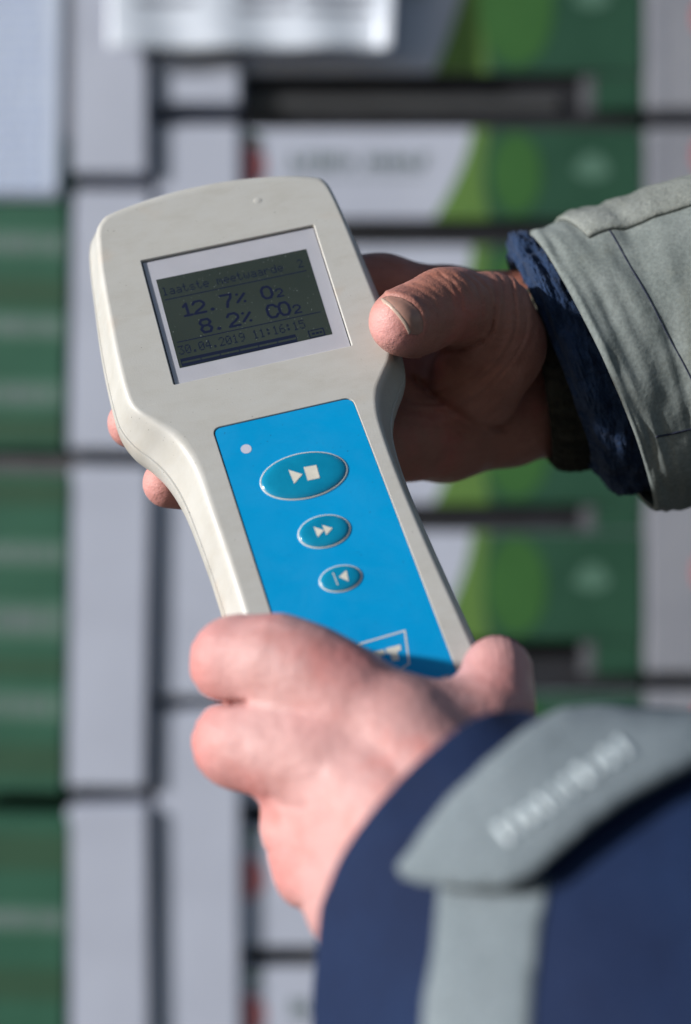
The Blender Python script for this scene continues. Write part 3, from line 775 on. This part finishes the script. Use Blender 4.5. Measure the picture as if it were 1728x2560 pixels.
person = empty('person', WP(PX(1500, 1700, 560)))
tag(person, 'person in a grey and navy work jacket holding the meter with both hands', 'person')

# --- upper hand: thumb on the front edge, fingers behind the meter
U = Sdf()
U.add([(1003, 806, 540, 12.4), (1034, 801, 546, 13.3), (1080, 778, 552, 12.8), (1112, 765, 557, 13.6), (1150, 770, 566, 14.2), (1215, 800, 580, 18.5), (1236, 862, 590, 20.5), (1192, 965, 602, 19.5)], 5, 5)
U.add([(1285, 800, 628, 20), (1120, 762, 624, 16.2), (960, 722, 613, 13.6), (840, 702, 604, 12)], 6, 7)
U.add([(1290, 960, 640, 24), (1250, 1035, 634, 22.5), (1110, 1078, 622, 21.5), (1000, 1088, 606, 19), (900, 1130, 590, 14), (760, 1185, 575, 10.5), (590, 1222, 566, 9.6), (419, 1208, 560, 9.9)], 6, 8)
U.add([(1240, 900, 640, 22), (1100, 950, 628, 19), (950, 960, 612, 15), (760, 1010, 598, 11), (560, 1060, 590, 10), (330, 1058, 574, 9.9)], 6, 8)
U.add([(1250, 850, 640, 20), (1050, 860, 625, 16), (700, 880, 608, 11), (540, 900, 604, 10)], 6, 8)
U.add([(1300, 840, 632, 25), (1420, 850, 650, 27), (1560, 850, 670, 29)], 6, 10)
U.add([(1310, 1010, 640, 24), (1430, 1000, 655, 27), (1560, 980, 670, 29)], 6, 10)
# tendon ridge in the shaded palm
U.add([(1000, 958, 596, 3.4), (1040, 1030, 600, 3.6), (1090, 1120, 608, 3.0)], 3, 7)
mcp = PX(1105, 800, 560)
def dispU(P):
    out = wob(P, 9, 0.3) * 0.35 + wob(P, 3.1, 2.0) * 0.10
    # folds of slack skin circling the base of the thumb
    r = np.sqrt(((P[:, 0] - mcp[0]) * 1.0) ** 2 + ((P[:, 1] - mcp[1] + 3) * 0.92) ** 2)
    ang = np.arctan2(P[:, 1] - mcp[1], P[:, 0] - mcp[0])
    rr = r + 1.2 * np.sin(ang * 2.3 + 0.5) + 0.9 * np.sin(P[:, 1] * 0.21 + P[:, 0] * .1)
    fold = np.sin(rr * 2 * np.pi / 4.3)
    mask = np.clip((rr - 17.5) / 5, 0, 1) * np.clip((42 - rr) / 8, 0, 1) * np.clip((ang + 0.95) / 0.5, 0, 1) * np.clip((2.1 - ang) / 0.5, 0, 1) * np.clip((628 - P[:, 2]) / 12, 0, 1)
    out = out + (-np.abs(np.sin(rr * np.pi / 4.3)) ** 0.6 * -1.3 - 0.6) * 1.0 * mask * (0.7 + 0.5 * np.sin(rr * 0.9 + ang * 3))
    # fine wrinkles over the thumb joint
    J = PX(1100, 722, 552); wr = bump3(P, J, 8.5)
    out = out + np.sin((P[:, 0] * 0.9 - P[:, 1] * 0.35 + P[:, 2] * .2) * 2 * np.pi / 2.3 + 0.8 * np.sin(P[:, 1] * 0.5)) * 0.20 * wr
    J2 = PX(1140, 700, 560); out = out + 0.9 * bump3(P, J2, 6)
    # skin fold round the nail, nail bed slightly sunk, creases behind it
    qx = CX + F * P[:, 0] / P[:, 2]; qy = CY + F * P[:, 1] / P[:, 2]
    def pl(pts):
        m = np.full(len(qx), 1e9)
        for (x1, y1), (x2, y2) in zip(pts[:-1], pts[1:]):
            t = np.clip(((qx - x1) * (x2 - x1) + (qy - y1) * (y2 - y1)) / ((x2 - x1) ** 2 + (y2 - y1) ** 2), 0, 1)
            m = np.minimum(m, np.hypot(qx - x1 - t * (x2 - x1), qy - y1 - t * (y2 - y1)))
        return m
    frt = (P[:, 2] < 552) * 1.0
    NF = [(968, 730), (1000, 733), (1032, 745), (1058, 772), (1066, 808), (1060, 836)]
    out = out + 0.75 * np.exp(-(pl(NF) / 7.0) ** 2) * frt
    out = out - 0.5 * np.exp(-(pl([(985, 745), (1015, 757), (1040, 785), (1045, 815)]) / 9.0) ** 2) * frt
    for c_, a_ in ((([(1010, 712), (1045, 722), (1078, 745), (1095, 775)]), 0.35), (([(1035, 705), (1070, 716), (1100, 740)]), 0.30), (([(1080, 690), (1108, 708), (1128, 735), (1135, 765)]), 0.40), (([(1100, 684), (1132, 706), (1152, 740), (1156, 780)]), 0.40), (([(1125, 682), (1158, 706), (1178, 745)]), 0.35), (([(1160, 686), (1190, 712), (1205, 750), (1206, 800)]), 0.45), (([(1185, 690), (1220, 722), (1236, 770), (1230, 830), (1200, 860)]), 0.6)):
        out = out - a_ * np.exp(-(pl(c_) / 3.6) ** 2) * (P[:, 2] < 600)
    out = out - 1.6 * np.exp(-(pl([(1062, 895), (1100, 886), (1160, 872), (1205, 852)]) / 6.0) ** 2) * (P[:, 2] < 600)
    out = out - 1.3 * np.exp(-(pl([(1040, 950), (1110, 1010), (1190, 1060), (1260, 1070)]) / 9.0) ** 2)
    return out
U.disp = dispU
# hollow behind the nail fold and the crease where thumb meets palm
handU = sdf_object('hand', U, (-100, -125, 520), (150, 30, 690), 1.0, M['skin_a'], person)
def flush(o, spots):
    at = o.data.attributes.new('flush', 'FLOAT', 'POINT'); n = len(o.data.vertices)
    V = np.empty(n * 3); o.data.vertices.foreach_get('co', V); V = V.reshape(-1, 3) + np.array(o.parent.location)
    P = np.stack([V[:, 0] * 1000, (H - V[:, 2]) * 1000, V[:, 1] * 1000], 1); f = np.zeros(n)
    for x, y, d, r, a in spots: f = f + a * np.exp(-((P - PX(x, y, d)) ** 2).sum(1) / (r * r))
    at.data.foreach_set('value', np.clip(f, 0, 0.92))
flush(handU, [(945, 815, 530, 12, 0.95), (1140, 682, 560, 7, 0.5), (285, 1060, 572, 13, 0.9), (380, 1215, 558, 14, 0.9), (1010, 722, 548, 6, 0.3), (1290, 705, 590, 8, 0.4)])
handU['label'] = 'wrinkled upper hand, shade put into its skin colour, with its thumb on the right edge of the meter'

# --- lower hand: back of the hand to the camera, gripping the handle from below
Lh = Sdf()
Lh.add([(560, 1645, 502, 10.0), (590, 1652, 468, 13.7), (640, 1658, 465, 13.4), (700, 1662, 461, 15.0), (780, 1695, 457, 15.4), (860, 1741, 454, 15.5), (1010, 1848, 446, 17.4), (1150, 2040, 430, 20)], 6, 5)
Lh.add([(565, 1850, 494, 10), (594, 1856, 461, 13.1), (640, 1862, 457, 13.5), (715, 1874, 453, 14.6), (800, 1895, 449, 15.8), (950, 2010, 438, 18), (1080, 2180, 418, 20)], 6, 2.2)
Lh.add([(735, 1775, 457, 12), (850, 1830, 451, 14)], 5, 8)
Lh.add([(740, 2056, 484, 10), (756, 2060, 455, 12.0), (860, 2060, 445, 15.2), (980, 2160, 430, 18)], 6, 8)
Lh.add([(770, 2150, 476, 9), (790, 2170, 446, 12.0), (870, 2200, 434, 14), (990, 2270, 418, 18)], 6, 8)
Lh.add([(885, 2290, 424, 12), (930, 2360, 411, 14), (1050, 2460, 397, 18)], 6, 9)
Lh.add([(980, 1930, 450, 19), (1120, 2080, 433, 21), (1200, 2260, 405, 26), (1400, 2480, 372, 30)], 8, 12)
Lh.add([(1242, 1672, 504, 9.5), (1243, 1680, 468, 10.3), (1236, 1760, 461, 11.9), (1190, 1830, 456, 15), (1140, 1920, 450, 19)], 6, 9)
Lh.add([(1000, 1822, 453, 15.2), (1090, 1846, 455, 15.0), (1180, 1812, 459, 12.8)], 6, 9)
def dispL(P):
    out = wob(P, 11, 1.1) * 0.22 + wob(P, 3.3, 0.4) * 0.12 + wob(P, 1.6, 2.4) * 0.05
    def vein(a, b, amp, r):
        return amp * np.exp(-(np.maximum(0, seg_d(P, PX(*a), PX(*b), 0, 0)) / r) ** 2)
    out = out + vein((700, 1640, 442), (800, 1760, 428), 0.55, 14.5) * 0
    for a, b in (((740, 1660, 449), (900, 1880, 434)), ((700, 1880, 445), (900, 1990, 428)), ((760, 2060, 440), (930, 2160, 418))):
        A, B = PX(*a), PX(*b)
        d = seg_d(P, A, B, 0, 0); out = out + 0.5 * np.exp(-(d / 4.5) ** 2)
    qx = CX + F * P[:, 0] / P[:, 2]; qy = CY + F * P[:, 1] / P[:, 2]
    def pl(pts):
        m = np.full(len(qx), 1e9)
        for (x1, y1), (x2, y2) in zip(pts[:-1], pts[1:]):
            t = np.clip(((qx - x1) * (x2 - x1) + (qy - y1) * (y2 - y1)) / ((x2 - x1) ** 2 + (y2 - y1) ** 2), 0, 1)
            m = np.minimum(m, np.hypot(qx - x1 - t * (x2 - x1), qy - y1 - t * (y2 - y1)))
        return m
    fr_ = (P[:, 2] < 472) * 1.0
    out = out - 2.6 * np.exp(-(pl([(505, 1752), (560, 1758), (612, 1757)]) / 7.0) ** 2) * fr_      # fold between the two fingers
    out = out - 0.45 * np.exp(-(pl([(672, 1990), (700, 2010), (760, 2020)]) / 8.0) ** 2) * fr_
    out = out - 0.5 * np.exp(-(pl([(668, 2130), (710, 2120), (790, 2150)]) / 9.0) ** 2) * fr_
    out = out - 0.5 * np.exp(-(pl([(740, 2275), (800, 2240), (850, 2235)]) / 9.0) ** 2) * fr_
    for k_ in range(5):
        out = out - 0.22 * np.exp(-(pl([(498 + 9 * k_, 1810 + 4 * k_), (496 + 9 * k_, 1850), (506 + 9 * k_, 1905)]) / 2.6) ** 2) * fr_
        out = out - 0.16 * np.exp(-(pl([(492 + 9 * k_, 1600), (490 + 9 * k_, 1650), (498 + 9 * k_, 1700)]) / 2.6) ** 2) * fr_
    for c_, r_ in (((500, 1660, 466), 11), ((505, 1870, 460), 11), ((1270, 1640, 462), 9)):     # wrinkled skin over bent joints
        out = out + 0.22 * np.sin(P[:, 0] * 2.6 + 0.9 * np.sin(P[:, 1] * 0.5)) * bump3(P, PX(*c_), r_)
    return out
Lh.disp = dispL
handL = sdf_object('hand', Lh, (-75, 20, 375), (95, 150, 515), 1.0, M['skin_b'], person)
flush(handL, [(500, 1650, 465, 13, 0.7), (500, 1880, 458, 12, 0.7), (880, 1650, 445, 11, 0.5), (640, 1970, 450, 9, 0.6), (1250, 1700, 458, 10, 0.4), (700, 2190, 440, 10, 0.5), (790, 1800, 440, 9, 0.25)])
handL['label'] = 'pinker lower hand gripping the handle with its back to the camera'

# --- draping patches on a surface
def bvh_of(o):
    me = o.data; M4 = o.matrix_world
    dg = bpy.context.evaluated_depsgraph_get()
    return BVHTree.FromPolygons([v.co + o.parent.location if o.parent else v.co.copy() for v in me.vertices], [tuple(p.vertices) for p in me.polygons])
def drape(name, poly, bv, off, th, m, parent, step=14.0, puff=0.0, smooth=True, edge_lift=0.0):
    P = []
    n = len(poly)
    for i in range(n):
        a, b = np.array(poly[i], float), np.array(poly[(i + 1) % n], float); k = max(1, int(np.linalg.norm(b - a) / step))
        P += [a + (b - a) * j / k for j in range(k)]
    nb = len(P); B = np.array(P); lo, hi = B.min(0), B.max(0)
    def inside(q):
        c = False
        for i in range(n):
            (x1, y1), (x2, y2) = poly[i], poly[(i + 1) % n]
            if (y1 > q[1]) != (y2 > q[1]) and q[0] < (x2 - x1) * (q[1] - y1) / (y2 - y1) + x1: c = not c
        return c
    y = lo[1] + step / 2
    while y < hi[1]:
        x = lo[0] + step / 2
        while x < hi[0]:
            q = np.array([x, y])
            if inside(q) and np.min(((B - q) ** 2).sum(1)) > (step * 0.45) ** 2: P.append(q)
            x += step
        y += step
    r = delaunay_2d_cdt([Vector(p) for p in P], [(i, (i + 1) % nb) for i in range(nb)], [], 1, 1e-4)
    bpy.context.view_layer.update()
    o0 = Vector((0, 0, H)); vs = []; pl = parent.matrix_world.translation if parent else Vector((0, 0, 0))
    last = 0.45
    hits = []
    for p in r[0]:
        d = (WP(PX(p[0], p[1], 1000)) - o0).normalized()
        h, nn, _, dist = bv.ray_cast(o0, d)
        hits.append((d, h, nn))
    good = [(i, (h - o0).length) for i, (d, h, nn) in enumerate(hits) if h is not None]
    for i, (d, h, nn) in enumerate(hits):
        if h is None:
            j, dist = min(good, key=lambda g: (r[0][g[0]] - r[0][i]).length); h = o0 + d * dist; nn = hits[j][2]
        if nn.dot(d) > 0: nn = -nn
        e = min(1.0, np.sqrt(np.min(((B - np.array(r[0][i])) ** 2).sum(1))) / (2.5 * step))
        vs.append(h + nn * (off + puff * e + edge_lift * (1 - e)) / 1000 - pl)
    me = bpy.data.meshes.new(name); me.from_pydata([tuple(v) for v in vs], [], [tuple(f) for f in r[2]]); me.update()
    o = link(name, me, m, parent, smooth)
    bm = bmesh.new(); bm.from_mesh(me); bmesh.ops.recalc_face_normals(bm, faces=bm.faces[:])
    s = sum((f.normal.dot((f.calc_center_median() + pl) - o0) for f in bm.faces))
    if s > 0: bmesh.ops.reverse_faces(bm, faces=bm.faces[:])
    bm.to_mesh(me); bm.free()
    md = o.modifiers.new('thickness', 'SOLIDIFY'); md.thickness = th / 1000; md.offset = -1
    return o
bU = bvh_of(handU)
handU.matrix_world
bpy.context.view_layer.update()
nail = drape('nail', [(952, 748), (966, 741), (984, 740), (1006, 745), (1030, 758), (1048, 778), (1058, 802), (1057, 829), (1043, 838), (1026, 834), (1012, 812), (996, 789), (975, 768), (958, 757)], bU, 0.15, 0.9, M['nail'], handU, 5.0, 0.45)
drape('nail_edge', [(953, 747), (962, 749), (977, 760), (996, 780), (1014, 803), (1026, 828), (1022, 836), (1010, 812), (994, 790), (975, 769), (958, 757)], bU, 0.5, 0.8, M['nail_edge'], handU, 3.0, 0.15)
# ------------------------------------------------------------------ sleeves
def ring_tube(name, rings, m, parent, nseg=96, sub=10, thick=2.0, dispf=None, arc=1.0):
    """rings: (centre, e1, e2) in camera millimetres; outer skin, rolled lip at the first ring, inner skin"""
    n = len(rings)
    def interp(t):
        i = min(int(t), n - 2); u = t - i
        g = lambda k: rings[max(0, min(n - 1, k))]
        out = []
        for q in range(3):
            p0, p1, p2, p3 = (np.array(g(i + d)[q], float) for d in (-1, 0, 1, 2))
            out.append(0.5 * ((2 * p1) + (-p0 + p2) * u + (2 * p0 - 5 * p1 + 4 * p2 - p3) * u * u + (-p0 + 3 * p1 - 3 * p2 + p3) * u ** 3))
        return out
    T = [i / sub for i in range((n - 1) * sub + 1)]
    outer, inner = [], []
    for t in T:
        c, e1, e2 = interp(t); row, rin = [], []
        for k in range(nseg):
            a = k / nseg * 2 * math.pi; d = e1 * math.cos(a) + e2 * math.sin(a); L = np.linalg.norm(d)
            s = dispf(t, a) if dispf else 0
            row.append(c + d * (1 + s / L)); rin.append(c + d * (1 + (s - thick) / L))
        outer.append(row); inner.append(rin)
    ax = np.array(rings[1][0], float) - np.array(rings[0][0], float); ax /= np.linalg.norm(ax)
    lip = [(a + b) / 2 - ax * thick * 0.5 for a, b in zip(outer[0], inner[0])]
    rows = list(reversed(outer)) + [lip] + inner
    pl = parent.matrix_world.translation
    vs = [WP(p) - pl for r_ in rows for p in r_]; fs = []
    for j in range(len(rows) - 1):
        for i in range(nseg):
            k = (i + 1) % nseg; fs.append((j * nseg + i, j * nseg + k, (j + 1) * nseg + k, (j + 1) * nseg + i))
    me = bpy.data.meshes.new(name); me.from_pydata([tuple(v) for v in vs], [], fs); me.update()
    o = link(name, me, m, parent, True)
    bm = bmesh.new(); bm.from_mesh(me); bmesh.ops.recalc_face_normals(bm, faces=bm.faces[:]); bm.to_mesh(me); bm.free()
    return o, interp
def pxv(dx, dy, d): return np.array([dx * d / F, dy * d / F, 0.0])
def nz(a, b, c, s): return noise.noise(Vector((a, b, c))) * s
# upper arm: canvas jacket cuff
def d_canvas(t, a):
    s = 2.4 * noise.noise(Vector((math.cos(a) * 1.6, math.sin(a) * 1.6, t * 1.1))) + 1.0 * noise.noise(Vector((math.cos(a) * 5, math.sin(a) * 5, t * 3 + 4)))
    s += -1.0 * math.exp(-((t - 1.0) / 0.07) ** 2)            # stitched seam pulls the cloth in
    s += 1.6 * math.exp(-(t / 0.35) ** 2) * math.sin(3 * a + 1) * 0.5
    s += 1.1 * noise.noise(Vector((math.cos(a) * 2.2 + 7, math.sin(a) * 2.2, t * 6)))
    return s
jr = [(PX(1475, 925, 615), pxv(-155, -348, 615), np.array([-1.5, 5.5, -56])),
      (PX(1612, 895, 620), pxv(-112, -372, 620), np.array([-1, 5, -60])),
      (PX(1850, 850, 614), pxv(-40, -412, 614), np.array([0, 4, -64])),
      (PX(2300, 770, 600), pxv(0, -450, 600), np.array([0, 2, -68]))]
jk, jint = ring_tube('jacket_cuff', jr, M['canvas'], person, 140, 26, 2.2, d_canvas)
jk['label'] = 'grey canvas jacket cuff around the upper wrist'
bJ = bvh_of(jk)
# seam line of dark thread following the cuff
def seam(name, pts, bv, wpx, m, parent, off=0.3):
    P = spline_open(pts, 8); poly = []
    L = [np.array(p) for p in P]; up, dn = [], []
    for i, p in enumerate(L):
        t = L[min(i + 1, len(L) - 1)] - L[max(i - 1, 0)]; t = t / (np.linalg.norm(t) + 1e-9); nn = np.array([-t[1], t[0]])
        wv = wpx * (0.7 + 0.6 * random.random()); up.append(p + nn * wv / 2); dn.append(p - nn * wv / 2)
    return drape(name, [tuple(p) for p in up] + [tuple(p) for p in reversed(dn)], bv, off, 0.5, m, parent, 12)
def spline_open(P, k):
    P = [np.array(p, float) for p in P]; out = []
    for i in range(len(P) - 1):
        p0, p1, p2, p3 = P[max(0, i - 1)], P[i], P[i + 1], P[min(len(P) - 1, i + 2)]
        for j in range(k):
            t = j / k; out.append(0.5 * ((2 * p1) + (-p0 + p2) * t + (2 * p0 - 5 * p1 + 4 * p2 - p3) * t * t + (-p0 + 3 * p1 - 3 * p2 + p3) * t ** 3))
    out.append(P[-1]); return out
seam('stitched_seam', [(1476, 533), (1500, 548), (1530, 585), (1575, 665), (1622, 745), (1668, 835), (1715, 920), (1760, 1010)], bJ, 3.0, M['thread'], jk)
seam('stitched_seam', [(1640, 1092), (1680, 1084), (1740, 1070)], bJ, 4, M['thread'], jk)
def tube_patch(name, interp, dispf, t0, t1, a0, a1, off, th, m, parent, skew=0.0, nt=40, na=40):
    """cloth tab lying on a sleeve, laid out along the arm (t) and round it (a)"""
    bpy.context.view_layer.update(); pl = parent.matrix_world.translation
    top, bot = [], []
    for i in range(nt + 1):
        for j in range(na + 1):
            a = a0 + (a1 - a0) * j / na
            t = t0 + (t1 - t0) * i / nt + skew * (j / na) * (1 - i / nt)
            c, e1, e2 = interp(t); d = e1 * math.cos(a) + e2 * math.sin(a); L = np.linalg.norm(d); sd = dispf(t, a)
            e = min(i, nt - i, j, na - j); lift = off * (0.55 + 0.45 * min(1, e / 3)) + 0.35 * noise.noise(Vector((t * 9, a * 9, 2)))
            top.append(WP(c + d * (1 + (sd + lift) / L)) - pl); bot.append(WP(c + d * (1 + (sd + lift - th) / L)) - pl)
    n = len(top); w_ = na + 1; fs = []
    for i in range(nt):
        for j in range(na):
            q = i * w_ + j; fs += [(q, q + 1, q + w_ + 1, q + w_), (q + n, q + n + w_, q + n + w_ + 1, q + n + 1)]
    rim = [j for j in range(w_)] + [i * w_ + na for i in range(1, nt + 1)] + [nt * w_ + j for j in range(na - 1, -1, -1)] + [i * w_ for i in range(nt - 1, 0, -1)]
    for k in range(len(rim)): p, q = rim[k], rim[(k + 1) % len(rim)]; fs.append((p, p + n, q + n, q))
    bm = bmesh.new(); V = [bm.verts.new(v) for v in top + bot]
    for f in fs: bm.faces.new([V[x] for x in f])
    bmesh.ops.recalc_face_normals(bm, faces=bm.faces[:])
    return part_bm(name, bm, m, parent, True)
st = tube_patch('cuff_strap', jint, d_canvas, 0.34, 2.9, -0.75, 0.63, 3.4, 2.0, M['canvas_edge'], jk, 0.30)
# fleece lining pushed out of the cuff, then the knitted wristband
def d_fleece(t, a):
    return 5.6 * abs(math.sin(a * 4.5 + 0.8 * math.sin(t))) ** 0.5 * math.exp(-((t - 0.5) / 0.9) ** 2) + 1.8 * noise.noise(Vector((math.cos(a) * 6, math.sin(a) * 6, t * 4))) + 1.5 * noise.noise(Vector((math.cos(a) * 24, math.sin(a) * 24, t * 16))) - 5 * math.exp(-(t / 0.22) ** 2)
fr = [(PX(1384, 905, 620), pxv(-112, -285, 620), np.array([-2, 3, -42])),
      (PX(1438, 908, 622), pxv(-128, -304, 622), np.array([-1, 4, -48])),
      (PX(1570, 900, 624), pxv(-110, -310, 624), np.array([-1, 4, -51])),
      (PX(1800, 870, 624), pxv(-60, -330, 624), np.array([-1, 4, -52]))]
fl, _ = ring_tube('fleece_lining', fr, M['fleece'], person, 220, 24, 4.0, d_fleece)
def d_knit(t, a):
    return 0.9 * math.sin(a * 46) * (1 if t < 3 else 0) + 1.2 * math.exp(-((t - 0.4) / 0.5) ** 2) + 0.9 * noise.noise(Vector((math.cos(a) * 9, math.sin(a) * 9, t * 8)))
kr = [(PX(1338, 912, 634), pxv(-46, -246, 634), np.array([-1, 0, -33])),
      (PX(1372, 912, 636), pxv(-50, -262, 636), np.array([-1, 1, -37])),
      (PX(1430, 908, 640), pxv(-50, -262, 640), np.array([-1, 1, -38])),
      (PX(1600, 890, 650), pxv(-40, -250, 650), np.array([-1, 1, -38]))]
kn, _ = ring_tube('knitted_wristband', kr, M['knit'], person, 368, 14, 3.0, d_knit)
# lower arm: navy sleeve coming towards the camera
def d_navy(t, a):
    return 2.6 * noise.noise(Vector((math.cos(a) * 1.3 + 3, math.sin(a) * 1.3, t * 0.9))) + 0.8 * noise.noise(Vector((math.cos(a) * 4, math.sin(a) * 4, t * 3)))
nr = [(PX(1085, 2085, 410), np.array([29.6, -34.0, 0]), np.array([-14, -19, -38])),
      (np.array([45.0, 112, 392]), np.array([50.0, -49.0, 0]), np.array([-16, -18, -46])),
      (np.array([82.0, 146, 358]), np.array([74.0, -75.0, 0]), np.array([-16, -18, -54])),
      (np.array([150.0, 215, 290]), np.array([90.0, -90.0, 0]), np.array([-16, -18, -60]))]
nv, _ = ring_tube('jacket_sleeve', nr, M['navy'], person, 120, 18, 2.2, d_navy)
nv['label'] = 'navy jacket sleeve of the lower arm, out of focus'
bN = bvh_of(nv)
band = drape('reflective_band', [(1098, 2215), (1085, 2380), (1062, 2500), (1056, 2640), (1322, 2640), (1335, 2480), (1352, 2330), (1376, 2200)], bN, 0.5, 1.2, M['strap'], nv, 22, 0.8)
sp = drape('cuff_strap', [(x_ + max(0, 48 * (1 - (x_ - 985) / 600)), y_) for x_, y_ in [(984, 2188), (1040, 2110), (1110, 2030), (1200, 1945), (1300, 1878), (1385, 1838), (1480, 1832), (1600, 1838), (1800, 1850), (1800, 1935), (1700, 1985), (1600, 2035), (1500, 2095), (1400, 2168), (1330, 2225), (1260, 2250), (1150, 2242), (1050, 2232), (1000, 2215)]], bN, 8.0, 3.0, M['strap'], nv, 22, 2.0)
bS = bvh_of(sp) if False else BVHTree.FromPolygons([v.co + person.location for v in sp.data.vertices], [tuple(p.vertices) for p in sp.data.polygons])
rnd = random.Random(11)
for k in range(10):
    t = k / 9; cx_ = 1262 + (1560 - 1262) * t; cy_ = 2085 + (1868 - 2085) * t; a = math.atan2(-217, 298)
    hh, ww = (38 - 10 * t) * rnd.uniform(0.6, 1.0), rnd.uniform(8, 14)
    def rr_(x, y): return (cx_ + x * math.cos(a) - y * math.sin(a), cy_ + x * math.sin(a) + y * math.cos(a))
    drape('raised_mark', [rr_(-ww, -hh), rr_(ww * rnd.uniform(.2, 1), -hh * rnd.uniform(.7, 1)), rr_(ww, hh), rr_(-ww * rnd.uniform(.2, 1), hh * rnd.uniform(.7, 1))], bS, 0.8, 0.8, M['emboss'], sp, 12, 0.6)
